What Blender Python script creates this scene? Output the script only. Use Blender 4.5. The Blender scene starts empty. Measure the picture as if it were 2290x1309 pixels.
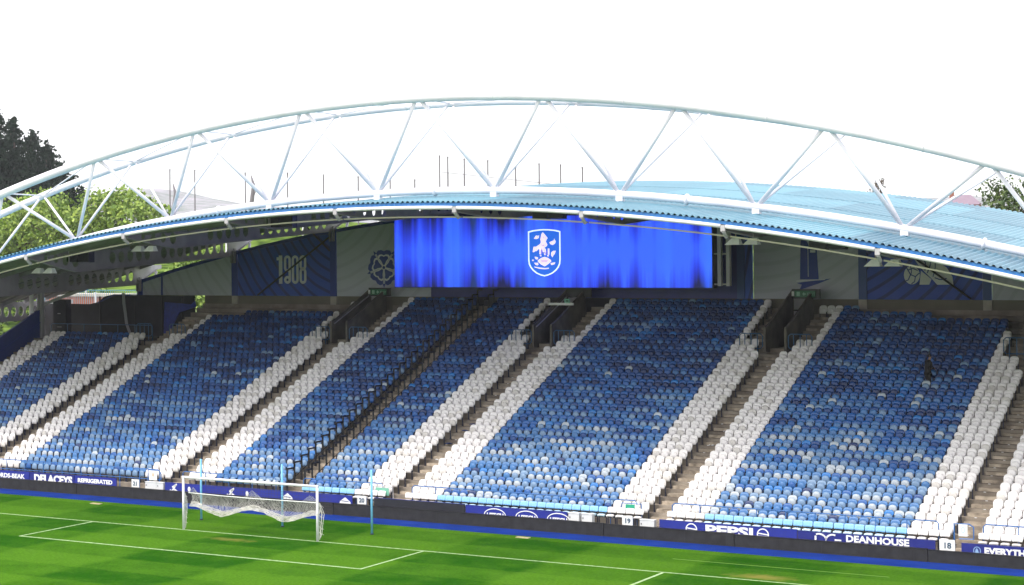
import bpy, math, random
from mathutils import Vector, Matrix, noise
random.seed(7)
S = bpy.context.scene
COL = S.collection
R = math.radians

# ------------------------------------------------------------------ camera
cd = bpy.data.cameras.new("camera"); cam = bpy.data.objects.new("camera", cd); COL.objects.link(cam)
cy_, cp_, cr_ = 0.5834283850928762, 0.014369424958091317, -0.007969803899494695
fw = Vector((-math.sin(cy_)*math.cos(cp_), math.cos(cy_)*math.cos(cp_), math.sin(cp_)))
r0 = Vector((math.cos(cy_), math.sin(cy_), 0)); u0 = r0.cross(fw)
rr = r0*math.cos(cr_) + u0*math.sin(cr_); uu = -r0*math.sin(cr_) + u0*math.cos(cr_)
M = Matrix((rr, uu, -fw)).transposed().to_4x4(); M.translation = Vector((52.1456, -74.1433, 13.0379))
cam.matrix_world = M
cd.sensor_width = 36.0; cd.lens = 4244.63/2290*36.0
cd.shift_x = 611.65/2290; cd.shift_y = -143.63/2290
cd.clip_start = 1.0; cd.clip_end = 9000
S.camera = cam

# ------------------------------------------------------------------ world, sun, exposure (bright overcast day)
w = bpy.data.worlds.new("World"); S.world = w; w.use_nodes = True
nt = w.node_tree; nt.nodes.clear()
SUN_EL, SUN_AZ = 58, 205
sky = nt.nodes.new('ShaderNodeTexSky'); sky.sky_type = 'NISHITA'; sky.sun_disc = False
sky.sun_elevation = R(SUN_EL); sky.sun_rotation = R(SUN_AZ); sky.dust_density = 6; sky.air_density = 1.2
bgs = nt.nodes.new('ShaderNodeBackground'); nt.links.new(sky.outputs[0], bgs.inputs[0]); bgs.inputs[1].default_value = 0.055
cl = nt.nodes.new('ShaderNodeBackground')
tcw = nt.nodes.new('ShaderNodeTexCoord'); mpw = nt.nodes.new('ShaderNodeMapping'); mpw.inputs['Scale'].default_value = (1, 1, 3)
nz = nt.nodes.new('ShaderNodeTexNoise'); nz.inputs['Scale'].default_value = 1.6; nz.inputs['Detail'].default_value = 4
nt.links.new(tcw.outputs['Generated'], mpw.inputs[0]); nt.links.new(mpw.outputs[0], nz.inputs[0])
crw = nt.nodes.new('ShaderNodeValToRGB'); crw.color_ramp.elements[0].position = .28; crw.color_ramp.elements[1].position = .62
crw.color_ramp.elements[0].color = (.68, .70, .745, 1); crw.color_ramp.elements[1].color = (1, 1, 1, 1)
nt.links.new(nz.outputs[0], crw.inputs[0]); nt.links.new(crw.outputs[0], cl.inputs[0]); cl.inputs[1].default_value = 1.0
ad = nt.nodes.new('ShaderNodeAddShader'); nt.links.new(bgs.outputs[0], ad.inputs[0]); nt.links.new(cl.outputs[0], ad.inputs[1])
ow = nt.nodes.new('ShaderNodeOutputWorld'); nt.links.new(ad.outputs[0], ow.inputs[0])
sl = bpy.data.lights.new("sun", 'SUN'); sl.energy = 1.1; sl.angle = R(12); sl.color = (1, .96, .9)
so = bpy.data.objects.new("sun", sl); COL.objects.link(so)
# light comes from behind-left of the camera, high
so.rotation_euler = (R(90-SUN_EL), 0, R(180-SUN_AZ) )
S.view_settings.view_transform = 'Standard'; S.view_settings.look = 'None'
S.view_settings.exposure = 0.76; S.view_settings.gamma = 1

# ------------------------------------------------------------------ materials
def mat(name, col, rough=.6, metal=0, var=0, vscale=4, col2=None, bump=0, bscale=30, emit=0, spec=.5, coord='Object', stretch=None, detail=4):
    m = bpy.data.materials.new(name); m.use_nodes = True
    n = m.node_tree; b = n.nodes['Principled BSDF']
    b.inputs['Base Color'].default_value = (*col, 1); b.inputs['Roughness'].default_value = rough
    b.inputs['Metallic'].default_value = metal; b.inputs['Specular IOR Level'].default_value = spec
    tc = n.nodes.new('ShaderNodeTexCoord'); mp = n.nodes.new('ShaderNodeMapping')
    if stretch: mp.inputs['Scale'].default_value = stretch
    n.links.new(tc.outputs[coord], mp.inputs[0])
    if var or col2:
        t = n.nodes.new('ShaderNodeTexNoise'); t.inputs['Scale'].default_value = vscale; t.inputs['Detail'].default_value = detail
        n.links.new(mp.outputs[0], t.inputs[0])
        c = n.nodes.new('ShaderNodeValToRGB'); c.color_ramp.elements[0].position = .33; c.color_ramp.elements[1].position = .67
        a = tuple(max(0, x*(1-var)) for x in col); d = col2 if col2 else tuple(x*(1+var) for x in col)
        c.color_ramp.elements[0].color = (*a, 1); c.color_ramp.elements[1].color = (*d, 1)
        n.links.new(t.outputs[0], c.inputs[0]); n.links.new(c.outputs[0], b.inputs['Base Color'])
    if bump:
        t2 = n.nodes.new('ShaderNodeTexNoise'); t2.inputs['Scale'].default_value = bscale; t2.inputs['Detail'].default_value = 3
        n.links.new(mp.outputs[0], t2.inputs[0])
        bp = n.nodes.new('ShaderNodeBump'); bp.inputs['Strength'].default_value = bump; bp.inputs['Distance'].default_value = .02
        n.links.new(t2.outputs[0], bp.inputs['Height']); n.links.new(bp.outputs[0], b.inputs['Normal'])
    if emit:
        b.inputs['Emission Color'].default_value = (*col, 1); b.inputs['Emission Strength'].default_value = emit
    return m

BL = [(.007,.030,.13), (.010,.060,.235), (.015,.100,.35), (.018,.175,.53), (.055,.175,.42), (.17,.28,.45), (.42,.48,.55)]
blues = [mat('seat_blue_%s' % n, c, .42, var=.12, vscale=3) for n, c in zip('abcdefg', BL)]
white_a = mat('seat_white', (.84,.81,.81), .45, var=.04, vscale=5)
white_b = mat('seat_white_dirty', (.66,.63,.60), .5, var=.08, vscale=5)
cyan = mat('seat_light_blue', (.24,.50,.82), .4, var=.08, vscale=6)
cyan2 = mat('seat_light_blue_pad', (.62,.80,.88), .4, var=.05)
SEATM = blues + [white_a, white_b, cyan, cyan2]
dark_steel = mat('seat_bracket', (.018,.022,.05), .6)
concrete = mat('concrete', (.22,.18,.145), .85, var=.3, vscale=.9, col2=(.36,.31,.25), bump=.4, bscale=14, detail=8)
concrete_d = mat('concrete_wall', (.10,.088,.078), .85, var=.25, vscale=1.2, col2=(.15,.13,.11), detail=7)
concrete_l = mat('concrete_pale', (.42,.38,.33), .8, var=.15, vscale=2)
beige = mat('wall_beige', (.17,.15,.115), .8, var=.12, vscale=1)
white_st = mat('white_steel', (.78,.745,.81), .45, var=.05, vscale=.8, col2=(.84,.82,.87))
grey_st = mat('grey_steel', (.31,.285,.31), .55, var=.15, vscale=.8)
grey_st_l = mat('pale_grey_steel', (.44,.42,.45), .5, var=.12, vscale=1)
liner = mat('roof_liner', (.10,.088,.10), .7, var=.2, vscale=.6)
black_p = mat('black_paint', (.012,.012,.014), .45)
blue_rail = mat('blue_rail_paint', (.03,.14,.42), .4)
blue_rail2 = mat('light_blue_pole_paint', (.16,.45,.72), .35, var=.1)
navy = mat('navy_board', (.012,.022,.27), .45, var=.12, vscale=1.5)
navy_d = mat('navy_board_dark', (.010,.015,.19), .45, var=.12, vscale=1.5)
blk_board = mat('black_board', (.012,.012,.022), .5, var=.2)
led_m = mat('led_panel', (.030,.030,.032), .8, spec=.15, var=.2, vscale=3, bump=.1, bscale=60)
track = mat('blue_track', (.012,.038,.23), 1.0, spec=0, var=.15, vscale=.7, bump=.2, bscale=50)
lettering = mat('white_lettering', (.85,.85,.85), .5)
sign_white = mat('sign_white', (.80,.80,.80), .5, var=.04)
cab_white = mat('cabinet_white', (.68,.68,.69), .5, var=.06, vscale=2)
sign_text = mat('sign_text_grey', (.03,.07,.12), .5)
sign_green = mat('sign_green', (.01,.13,.06), .5)
sign_green_l = mat('sign_pale_green', (.20,.50,.38), .5)
brown_brick = mat('brick_wall', (.28,.10,.06), .85, var=.2, vscale=2)
panel_grey = None
blue_end = mat('blue_end_wall', (.010,.035,.22), .55, var=.15, vscale=.6)
net_m = mat('net_twine', (.64,.62,.58), .8, var=.2, vscale=3)
net_dark = mat('net_dark', (.06,.05,.045), .8)
skin = mat('skin', (.26,.15,.11), .6)
coat_m = mat('dark_coat', (.012,.010,.011), .8, var=.2)
hair_m = mat('dark_hair', (.015,.010,.008), .7)
bark = mat('bark', (.09,.065,.045), .9, var=.2)
leaf_l = [mat('leaf_light_a', (.19,.30,.03), .6, var=.25, vscale=.35, col2=(.34,.44,.07)), mat('leaf_light_b', (.12,.22,.025), .6, var=.3, vscale=.4, col2=(.24,.36,.05))]
leaf_d = [mat('needle_a', (.010,.024,.014), 1.0, spec=0, var=.2, vscale=.3, col2=(.018,.034,.020)), mat('needle_b', (.015,.026,.017), .9, spec=.1, var=.2)]
leaf_m = [mat('leaf_mid_a', (.06,.11,.02), .65, var=.35, vscale=.5, col2=(.11,.16,.03)), mat('leaf_mid_b', (.04,.075,.02), .7, var=.3, vscale=.5)]
leaf_bud = [mat('bud_twigs', (.10,.075,.055), .8)]

def wavy_panel(name, base, line, scale, dist, cx, cz):
    m = bpy.data.materials.new(name); m.use_nodes = True; n = m.node_tree; b = n.nodes['Principled BSDF']; b.inputs['Roughness'].default_value = .55
    tc = n.nodes.new('ShaderNodeTexCoord'); mp = n.nodes.new('ShaderNodeMapping'); mp.inputs['Location'].default_value = (-cx+7.3, 0, -cz); mp.inputs['Scale'].default_value = (1, 0, 1)
    wv = n.nodes.new('ShaderNodeTexWave'); wv.wave_type = 'RINGS'; wv.rings_direction = 'SPHERICAL'; wv.inputs['Scale'].default_value = scale; wv.inputs['Distortion'].default_value = dist
    wv.inputs['Detail'].default_value = 1; wv.inputs['Detail Scale'].default_value = .6
    cr = n.nodes.new('ShaderNodeValToRGB'); cr.color_ramp.elements[0].position = .10; cr.color_ramp.elements[1].position = .28
    cr.color_ramp.elements[0].color = (*line, 1); cr.color_ramp.elements[1].color = (*base, 1)
    n.links.new(tc.outputs['Object'], mp.inputs[0]); n.links.new(mp.outputs[0], wv.inputs[0]); n.links.new(wv.outputs[1], cr.inputs[0])
    n.links.new(cr.outputs[0], b.inputs['Base Color']); return m
panel_grey = wavy_panel('cladding_grey', (.50,.51,.60), (.44,.45,.53), .42, 3, -12, 18)
panel_grey_r = wavy_panel('cladding_grey_right', (.44,.44,.53), (.39,.39,.47), .42, 3, 17, 19)
panel_blue = wavy_panel('cladding_navy', (.018,.075,.46), (.007,.025,.18), .5, 2, -8, 17.5)
panel_blue_r = wavy_panel('cladding_navy_right', (.018,.065,.46), (.007,.02,.18), .5, 2, 20.5, 17)
emblem_grey = mat('emblem_grey', (.68,.67,.70), .6)
emblem_navy = mat('emblem_navy', (.012,.040,.28), .6)

def roof_mat():
    m = bpy.data.materials.new('roof_sheet_blue'); m.use_nodes = True; n = m.node_tree; b = n.nodes['Principled BSDF']; b.inputs['Roughness'].default_value = .38
    tc = n.nodes.new('ShaderNodeTexCoord'); sp = n.nodes.new('ShaderNodeSeparateXYZ'); n.links.new(tc.outputs['Object'], sp.inputs[0])
    # sheet bands along the slope: lengths of sheet weathered differently
    d = n.nodes.new('ShaderNodeMath'); d.operation = 'DIVIDE'; d.inputs[1].default_value = 6.1; n.links.new(sp.outputs[1], d.inputs[0])
    fl = n.nodes.new('ShaderNodeMath'); fl.operation = 'FLOOR'; n.links.new(d.outputs[0], fl.inputs[0])
    d2 = n.nodes.new('ShaderNodeMath'); d2.operation = 'DIVIDE'; d2.inputs[1].default_value = 4.4; n.links.new(sp.outputs[0], d2.inputs[0])
    f2 = n.nodes.new('ShaderNodeMath'); f2.operation = 'FLOOR'; n.links.new(d2.outputs[0], f2.inputs[0])
    cb = n.nodes.new('ShaderNodeCombineXYZ'); n.links.new(fl.outputs[0], cb.inputs[0]); n.links.new(f2.outputs[0], cb.inputs[1])
    wn = n.nodes.new('ShaderNodeTexWhiteNoise'); wn.noise_dimensions = '2D'; n.links.new(cb.outputs[0], wn.inputs[0])
    ns = n.nodes.new('ShaderNodeTexNoise'); ns.inputs['Scale'].default_value = .5; ns.inputs['Detail'].default_value = 6; n.links.new(tc.outputs['Object'], ns.inputs[0])
    ad = n.nodes.new('ShaderNodeMath'); ad.operation = 'ADD'; n.links.new(wn.outputs[0], ad.inputs[0]); n.links.new(ns.outputs[0], ad.inputs[1])
    cr = n.nodes.new('ShaderNodeValToRGB'); cr.color_ramp.elements[0].position = .3; cr.color_ramp.elements[1].position = 1.4
    cr.color_ramp.elements[0].color = (.050,.17,.25,1); cr.color_ramp.elements[1].color = (.12,.32,.41,1)
    hf = n.nodes.new('ShaderNodeMath'); hf.operation = 'MULTIPLY'; hf.inputs[1].default_value = .66; n.links.new(ad.outputs[0], hf.inputs[0])
    n.links.new(hf.outputs[0], cr.inputs[0]); n.links.new(cr.outputs[0], b.inputs['Base Color'])
    cr.color_ramp.elements[1].position = .95
    return m
roof_blue = roof_mat()
lap_m = mat('sheet_lap_grime', (.06,.17,.24), .7, var=.3, vscale=2)
fascia_blue = mat('fascia_blue', (.03,.18,.50), .4, var=.1, vscale=1)

# ------------------------------------------------------------------ helpers
class MB:
    def __init__(s): s.v = []; s.f = []; s.mi = []
    def add(s, vs, fs, mi=0):
        o = len(s.v); s.v += [tuple(a) for a in vs]; s.f += [tuple(i+o for i in f) for f in fs]; s.mi += [mi]*len(fs)
    def box(s, x0, x1, y0, y1, z0, z1, mi=0):
        v = [(x0,y0,z0),(x1,y0,z0),(x1,y1,z0),(x0,y1,z0),(x0,y0,z1),(x1,y0,z1),(x1,y1,z1),(x0,y1,z1)]
        s.add(v, [(0,3,2,1),(4,5,6,7),(0,1,5,4),(1,2,6,5),(2,3,7,6),(3,0,4,7)], mi)
    def tube(s, pts, r, n=8, mi=0, cap=True):
        pts = [Vector(p) for p in pts]; rings = []; m = len(pts)
        rs = r if isinstance(r, (list, tuple)) else [r]*m
        up = None
        for i, p in enumerate(pts):
            t = (pts[min(i+1, m-1)] - pts[max(i-1, 0)]).normalized()
            if up is None: up = Vector((0,0,1)) if abs(t.z) < .9 else Vector((1,0,0))
            a = t.cross(up).normalized(); b = a.cross(t).normalized(); up = b
            rings.append([p + (a*math.cos(2*math.pi*k/n) + b*math.sin(2*math.pi*k/n))*rs[i] for k in range(n)])
        vs = [q for g in rings for q in g]; fs = []
        for i in range(m-1):
            for k in range(n):
                fs.append((i*n+k, i*n+(k+1) % n, (i+1)*n+(k+1) % n, (i+1)*n+k))
        if cap: fs.append(tuple(range(n))[::-1]); fs.append(tuple((m-1)*n+k for k in range(n)))
        s.add(vs, fs, mi)
    def bar(s, a, b, w=.04, h=None, mi=0):
        a = Vector(a); b = Vector(b); h = h or w; t = (b-a).normalized()
        up = Vector((0,0,1)) if abs(t.z) < .95 else Vector((0,1,0))
        x = t.cross(up).normalized()*w/2; y = x.cross(t).normalized()*h/2
        v = [a-x-y, a+x-y, a+x+y, a-x+y, b-x-y, b+x-y, b+x+y, b-x+y]
        s.add(v, [(0,1,2,3),(4,7,6,5),(0,4,5,1),(1,5,6,2),(2,6,7,3),(3,7,4,0)], mi)
    def prism(s, poly, y0, y1, mi=0):   # poly in (x,z)
        n = len(poly); v = [(x, y0, z) for x, z in poly] + [(x, y1, z) for x, z in poly]
        s.add(v, [tuple(range(n)), tuple(range(2*n-1, n-1, -1))] + [(i, i+n, (i+1) % n+n, (i+1) % n) for i in range(n)], mi)
    def prism_x(s, poly, x0, x1, mi=0):  # poly in (y,z)
        n = len(poly); v = [(x0, y, z) for y, z in poly] + [(x1, y, z) for y, z in poly]
        s.add(v, [tuple(range(n)), tuple(range(2*n-1, n-1, -1))] + [(i, i+n, (i+1) % n+n, (i+1) % n) for i in range(n)], mi)
    def mesh(s, name, mats, smooth=False):
        me = bpy.data.meshes.new(name); me.from_pydata(s.v, [], s.f)
        for m in (mats if isinstance(mats, (list, tuple)) else [mats]): me.materials.append(m)
        if any(s.mi): me.polygons.foreach_set('material_index', s.mi)
        if smooth: me.polygons.foreach_set('use_smooth', [True]*len(s.f))
        me.update(); return me
    def build(s, name, mats, parent=None, smooth=False, loc=None):
        o = bpy.data.objects.new(name, s.mesh(name, mats, smooth)); COL.objects.link(o)
        if loc: o.location = loc
        if parent: o.parent = parent
        return o
def tag(o, label=None, cat=None, group=None, kind=None):
    if label: o['label'] = label
    if cat: o['category'] = cat
    if group: o['group'] = group
    if kind: o['kind'] = kind
    return o
def empty(name, loc, label, cat, group=None, rz=0):
    o = bpy.data.objects.new(name, None); COL.objects.link(o); o.location = loc; o.rotation_euler = (0,0,rz); o.empty_display_size = .3
    return tag(o, label, cat, group)
def struct(o): o['kind'] = 'structure'; return o
def local(mb, ox, oy, oz):
    mb.v = [(x-ox, y-oy, z-oz) for x, y, z in mb.v]; return mb
def fix_normals(o):
    import bmesh
    bm = bmesh.new(); bm.from_mesh(o.data); bmesh.ops.recalc_face_normals(bm, faces=bm.faces); bm.to_mesh(o.data); bm.free(); return o
def text_mesh(txt, name, m, size, x, y, z, sx=1.0, parent=None, extrude=.008, align='LEFT', bold=0.0, loc0=(0,0,0)):
    cu = bpy.data.curves.new(name, 'FONT'); cu.body = txt; cu.size = size; cu.extrude = extrude; cu.align_x = align; cu.offset = bold; cu.resolution_u = 3
    t = bpy.data.objects.new(name+'_tmp', cu); COL.objects.link(t)
    dg = bpy.context.evaluated_depsgraph_get(); me = bpy.data.meshes.new_from_object(t.evaluated_get(dg))
    bpy.data.objects.remove(t); bpy.data.curves.remove(cu)
    for v in me.vertices:
        a, b, c = v.co; v.co = (x - loc0[0] + a*sx, y - loc0[1] - c, z - loc0[2] + b)
    me.name = name; me.materials.clear(); me.materials.append(m); me.update()
    o = bpy.data.objects.new(name, me); COL.objects.link(o)
    if parent: o.parent = parent
    return o

# ------------------------------------------------------------------ layout constants
T, RZ, Z0, YB = .72, .285, .395, 8.78
SP = .4425
AC = [-20.4, -6.9, 6.6, 20.1, 33.6]
def tz(i): return Z0 + RZ*i
def ty0(i): return 8.36 + T*i
def seat_y(i): return YB + T*i
def roof_z(x, y): return 15.57 + .065*(y-7.3) - .0041*(x-7.3)**2
XL, XR = -31.0, 46.0
WALL = 32.3

# ------------------------------------------------------------------ ground, pitch, track
def sheet(name, x0, x1, y0, y1, z, m, nx=1, ny=1):
    b = MB(); vs = []; fs = []
    for j in range(ny+1):
        for i in range(nx+1): vs.append((x0+(x1-x0)*i/nx, y0+(y1-y0)*j/ny, z))
    for j in range(ny):
        for i in range(nx): a = j*(nx+1)+i; fs.append((a, a+1, a+nx+2, a+nx+1))
    b.add(vs, fs); return b.build(name, m)
earth = mat('earth', (.10,.10,.06), .95, var=.3, vscale=.05)
grass_far = mat('rough_grass', (.04,.085,.018), 1.0, spec=0, var=.5, vscale=.45, col2=(.17,.25,.05), bump=1.0, bscale=2.5, detail=10)

def pitch_mat():
    m = bpy.data.materials.new('pitch_grass'); m.use_nodes = True; n = m.node_tree; b = n.nodes['Principled BSDF']; b.inputs['Roughness'].default_value = 1; b.inputs['Specular IOR Level'].default_value = 0
    L = n.links; N = n.nodes.new
    tc = N('ShaderNodeTexCoord'); sp = N('ShaderNodeSeparateXYZ'); L.new(tc.outputs['Object'], sp.inputs[0])
    wob = N('ShaderNodeTexNoise'); wob.inputs['Scale'].default_value = .8; L.new(tc.outputs['Object'], wob.inputs[0])
    def stripe(out, off, period, amp):
        a = N('ShaderNodeMath'); a.operation = 'ADD'; a.inputs[1].default_value = off; L.new(out, a.inputs[0])
        w1 = N('ShaderNodeMath'); w1.operation = 'MULTIPLY_ADD'; w1.inputs[1].default_value = .35; L.new(wob.outputs[0], w1.inputs[0]); L.new(a.outputs[0], w1.inputs[2])
        s_ = N('ShaderNodeMath'); s_.operation = 'MULTIPLY'; s_.inputs[1].default_value = math.pi/period; L.new(w1.outputs[0], s_.inputs[0])
        si = N('ShaderNodeMath'); si.operation = 'SINE'; L.new(s_.outputs[0], si.inputs[0])
        k = N('ShaderNodeMath'); k.operation = 'MULTIPLY'; k.inputs[1].default_value = 7; k.use_clamp = False; L.new(si.outputs[0], k.inputs[0])
        c = N('ShaderNodeClamp'); c.inputs['Min'].default_value = -1; c.inputs['Max'].default_value = 1; L.new(k.outputs[0], c.inputs[0])
        r = N('ShaderNodeMath'); r.operation = 'MULTIPLY'; r.inputs[1].default_value = amp; L.new(c.outputs[0], r.inputs[0]); return r
    s1 = stripe(sp.outputs[0], 3.0, 5.5, .22); s2 = stripe(sp.outputs[1], 5.5, 2.75, .16)
    s3 = N('ShaderNodeMath'); s3.operation = 'ADD'; L.new(s1.outputs[0], s3.inputs[0]); L.new(s2.outputs[0], s3.inputs[1])
    ns = N('ShaderNodeTexNoise'); ns.inputs['Scale'].default_value = .6; ns.inputs['Detail'].default_value = 9; ns.inputs['Roughness'].default_value = .65; L.new(tc.outputs['Object'], ns.inputs[0])
    s4 = N('ShaderNodeMath'); s4.operation = 'MULTIPLY_ADD'; s4.inputs[1].default_value = 1.3; L.new(ns.outputs[0], s4.inputs[0]); L.new(s3.outputs[0], s4.inputs[2])
    cr = N('ShaderNodeValToRGB'); cr.color_ramp.elements[0].position = .15; cr.color_ramp.elements[1].position = 1.1
    e = cr.color_ramp.elements; e[0].color = (.014,.076,.003,1); e[1].position = 1.0; e[1].color = (.062,.158,.010,1)
    L.new(s4.outputs[0], cr.inputs[0])
    # worn goalmouth patches
    g1 = N('ShaderNodeTexNoise'); g1.inputs['Scale'].default_value = 7; g1.inputs['Detail'].default_value = 8; g1.inputs['Roughness'].default_value = .8; L.new(tc.outputs['Object'], g1.inputs[0])
    gm = N('ShaderNodeMapRange'); gm.inputs[1].default_value = .3; gm.inputs[2].default_value = .7; gm.inputs[3].default_value = .62; gm.inputs[4].default_value = 1.38; L.new(g1.outputs[0], gm.inputs[0])
    gx_ = N('ShaderNodeVectorMath'); gx_.operation = 'SCALE'; L.new(cr.outputs[0], gx_.inputs[0]); L.new(gm.outputs[0], gx_.inputs['Scale'])
    prev = gx_.outputs[0]
    for (px, py, rx, ry, amt) in ((3.6,-1.5,1.5,.5,.6), (27.6,.9,1.6,.75,.8)):
        dx = N('ShaderNodeVectorMath'); dx.operation = 'SUBTRACT'; dx.inputs[1].default_value = (px,py,0); L.new(tc.outputs['Object'], dx.inputs[0])
        sc = N('ShaderNodeVectorMath'); sc.operation = 'MULTIPLY'; sc.inputs[1].default_value = (1/rx,1/ry,0); L.new(dx.outputs[0], sc.inputs[0])
        ln = N('ShaderNodeVectorMath'); ln.operation = 'LENGTH'; L.new(sc.outputs[0], ln.inputs[0])
        nn = N('ShaderNodeTexNoise'); nn.inputs['Scale'].default_value = 2.2; nn.inputs['Detail'].default_value = 6; L.new(tc.outputs['Object'], nn.inputs[0])
        ad = N('ShaderNodeMath'); ad.operation = 'MULTIPLY_ADD'; ad.inputs[1].default_value = 1.4; L.new(nn.outputs[0], ad.inputs[0]); L.new(ln.outputs['Value'], ad.inputs[2])
        mr = N('ShaderNodeMapRange'); mr.inputs[1].default_value = .9; mr.inputs[2].default_value = 1.75; mr.inputs[3].default_value = amt; mr.inputs[4].default_value = 0; L.new(ad.outputs[0], mr.inputs[0])
        mx = N('ShaderNodeMixRGB'); mx.inputs[2].default_value = (.21,.19,.045,1); L.new(mr.outputs[0], mx.inputs[0]); L.new(prev, mx.inputs[1]); prev = mx.outputs[0]
    L.new(prev, b.inputs['Base Color'])
    bn = N('ShaderNodeTexNoise'); bn.inputs['Scale'].default_value = 25; bn.inputs['Detail'].default_value = 5; L.new(tc.outputs['Object'], bn.inputs[0])
    bp = N('ShaderNodeBump'); bp.inputs['Strength'].default_value = .6; bp.inputs['Distance'].default_value = .03; L.new(bn.outputs[0], bp.inputs['Height']); L.new(bp.outputs[0], b.inputs['Normal'])
    return m
struct(sheet('pitch', -60, 90, -130, 6.25, 0.0, pitch_mat()))
struct(sheet('running_strip', -60, 90, 6.25, 8.45, .004, track))
line_m = mat('line_paint', (.36,.48,.26), 1.0, spec=0, var=.3, vscale=5)
def line(x0, x1, y0, y1):
    b = MB(); b.box(x0, x1, y0, y1, .002, .009); return b
lb = MB()
for a in ((-35,60,-.05,.05), (-5.55,-5.45,-5.5,-.05), (12.77,12.87,-5.5,-.05), (-5.55,12.87,-5.62,-5.5), (23.76,23.88,-16.5,-.06), (-16.56,-16.44,-16.5,-.06), (-16.56,23.88,-16.62,-16.5)):
    lb.box(a[0], a[1], a[2], a[3], .002, .008)
struct(lb.build('pitch_lines', line_m))
fl = MB(); fl.box(22.9, 31.9, 3.42, 3.50, .002, .008)
struct(fl.build('faint_pitch_line', mat('faint_line', (.14,.27,.05), 1.0, spec=0)))
# small pale plates set in the turf by the strip
for k, (x, y) in enumerate(((-9.5,5.4), (14.9,5.75))):
    b = MB(); b.box(-.32, .32, -.14, .14, 0, .03); b.box(-.1, .1, -.04, .04, .03, .04)
    o = b.build('turf_cover', mat('cover_tan', (.45,.38,.22), .8, var=.2), loc=(x, y, .001))
    tag(o, ['small tan cover plate in the grass left of the goal', 'small tan cover plate in the grass right of the third net pole'][k], 'cover plate')

# ground + bank behind the stand
def bank_z(x, y):
    if y < 34: return -.3
    t = min(1, (y-34)/12); z = -.3 + 5.2*t*t*(3-2*t)
    if y > 46: z += min(1, (y-46)/74)*10.5
    if y > 120: z += min(1, (y-120)/80)*2.5
    if y > 260: z -= (y-260)*.05
    if x > -15: z *= max(.45, 1-(x+15)/60*.55)
    z += 1.3*noise.noise(Vector((x*.05, y*.05, 0))) * min(1, max(0, (y-40)/20))
    return max(z, -20)
def terrain():
    vs = []; fs = []; nx, ny = 90, 80
    for j in range(ny+1):
        y = 32 + (j/ny)**1.8*400
        for i in range(nx+1):
            x = -330 + 520*i/nx
            vs.append((x, y, bank_z(x, y)))
    for j in range(ny):
        for i in range(nx): a = j*(nx+1)+i; fs.append((a, a+1, a+nx+2, a+nx+1))
    b = MB(); b.add(vs, fs); return struct(b.build('hillside', grass_far, smooth=True))
terrain()
struct(sheet('ground', -4000, 4000, -4000, 6000, -25.0, earth))
gg = MB()
gg.box(-200, -60, -250, 33, -.9, -.35); gg.box(90, 250, -250, 33, -.9, -.35); gg.box(-60, 90, -250, -130, -.9, -.35); gg.box(-60, 90, 8.45, 33, -.9, -.35)
struct(gg.build('stadium_yard', concrete_l))
# far hill
hill_m = mat('far_hill', (.17,.22,.18), .95, var=.3, vscale=.055, col2=(.36,.32,.37), detail=12)  # distance haze partly put into the pale hill colour
def ridge(name, prof, y, depth, base=-30):
    b = MB(); vs = []; fs = []; nj = 10
    P = []
    for k in range(len(prof)-1):
        for s in range(6):
            t = s/6; P.append((prof[k][0]*(1-t)+prof[k+1][0]*t, prof[k][1]*(1-t)+prof[k+1][1]*t))
    P.append(prof[-1])
    for j in range(nj+1):
        t = j/nj
        for (x, z) in P:
            zz = base + (z-base)*math.sin(t*math.pi/2)**.8
            zz += 3.0*noise.noise(Vector((x*.02, j*.7, 3)))*(1 if j < nj else .6)
            vs.append((x*(1-(1-t)*depth/y*.5), y-depth*(1-t), zz))
    m = len(P)
    for j in range(nj):
        for i in range(m-1): a = j*m+i; fs.append((a, a+1, a+m+1, a+m))
    # back face
    o = len(vs)
    for (x, z) in P: vs.append((x*1.15, y+depth, base))
    for i in range(m-1): fs.append((nj*m+i, nj*m+i+1, o+i+1, o+i))
    b.add(vs, fs); return struct(b.build(name, hill_m, smooth=True))
ridge('far_hills', [(-1500,62),(-1200,66),(-1000,58),(-950,60.5),(-926,64.9),(-893,62),(-872,67),(-863,66),(-847,66.6),(-829,63),(-812,59),(-790,56),(-760,53),(-719,48),(-640,36),(-560,25),(-450,24),(-380,32),(-303,43),(-262,47),(-224,46.5),(-194,43),(-100,38),(60,30),(300,20)], 1200, 500)
# houses on the far hill
hw = mat('far_house_wall', (.40,.34,.30), .8, var=.1); hr = mat('far_house_roof', (.16,.12,.13), .8)
random.seed(3)
spots = [(-905,56,940),(-880,52,900),(-858,58,960),(-842,55,930),(-815,50,930),(-790,47,900),(-770,44,900),(-742,40,880),(-868,46,860),(-800,40,840),(-890,44,860),(-835,44,850)]
words = ['highest','leftmost','long','central','broad','pale','small','rightmost','lower','low','lower left','middle low']
def hill_surf(x, y):
    # sample approx from ridge surface by ray on nearest vertex
    best = None
    for v in HV:
        d = (v[0]-x)**2+(v[1]-y)**2
        if best is None or d < best[0]: best = (d, v[2])
    return best[1]
HV = [tuple(v.co) for v in bpy.data.objects['far_hills'].data.vertices]
for k, (x, z, y) in enumerate(spots):
    zz = hill_surf(x, y+60)
    h = empty('hill_house', (x, y+60, zz-2), '%s pale house with dark roof on the far town hill' % words[k].capitalize(), 'house', 'houses on the far hill', rz=random.uniform(-.3,.9))
    W_, D_, H_ = random.uniform(9,16), 8, random.uniform(5.5,7)
    b = MB(); b.box(-W_/2, W_/2, -D_/2, D_/2, 0, H_+2); b.build('wall', hw, h)
    b = MB(); b.prism([(-W_/2-.4, H_+2), (W_/2+.4, H_+2), (W_/2-1.5, H_+5), (-W_/2+1.5, H_+5)], -D_/2-.4, D_/2+.4); b.build('roof', hr, h)

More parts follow.
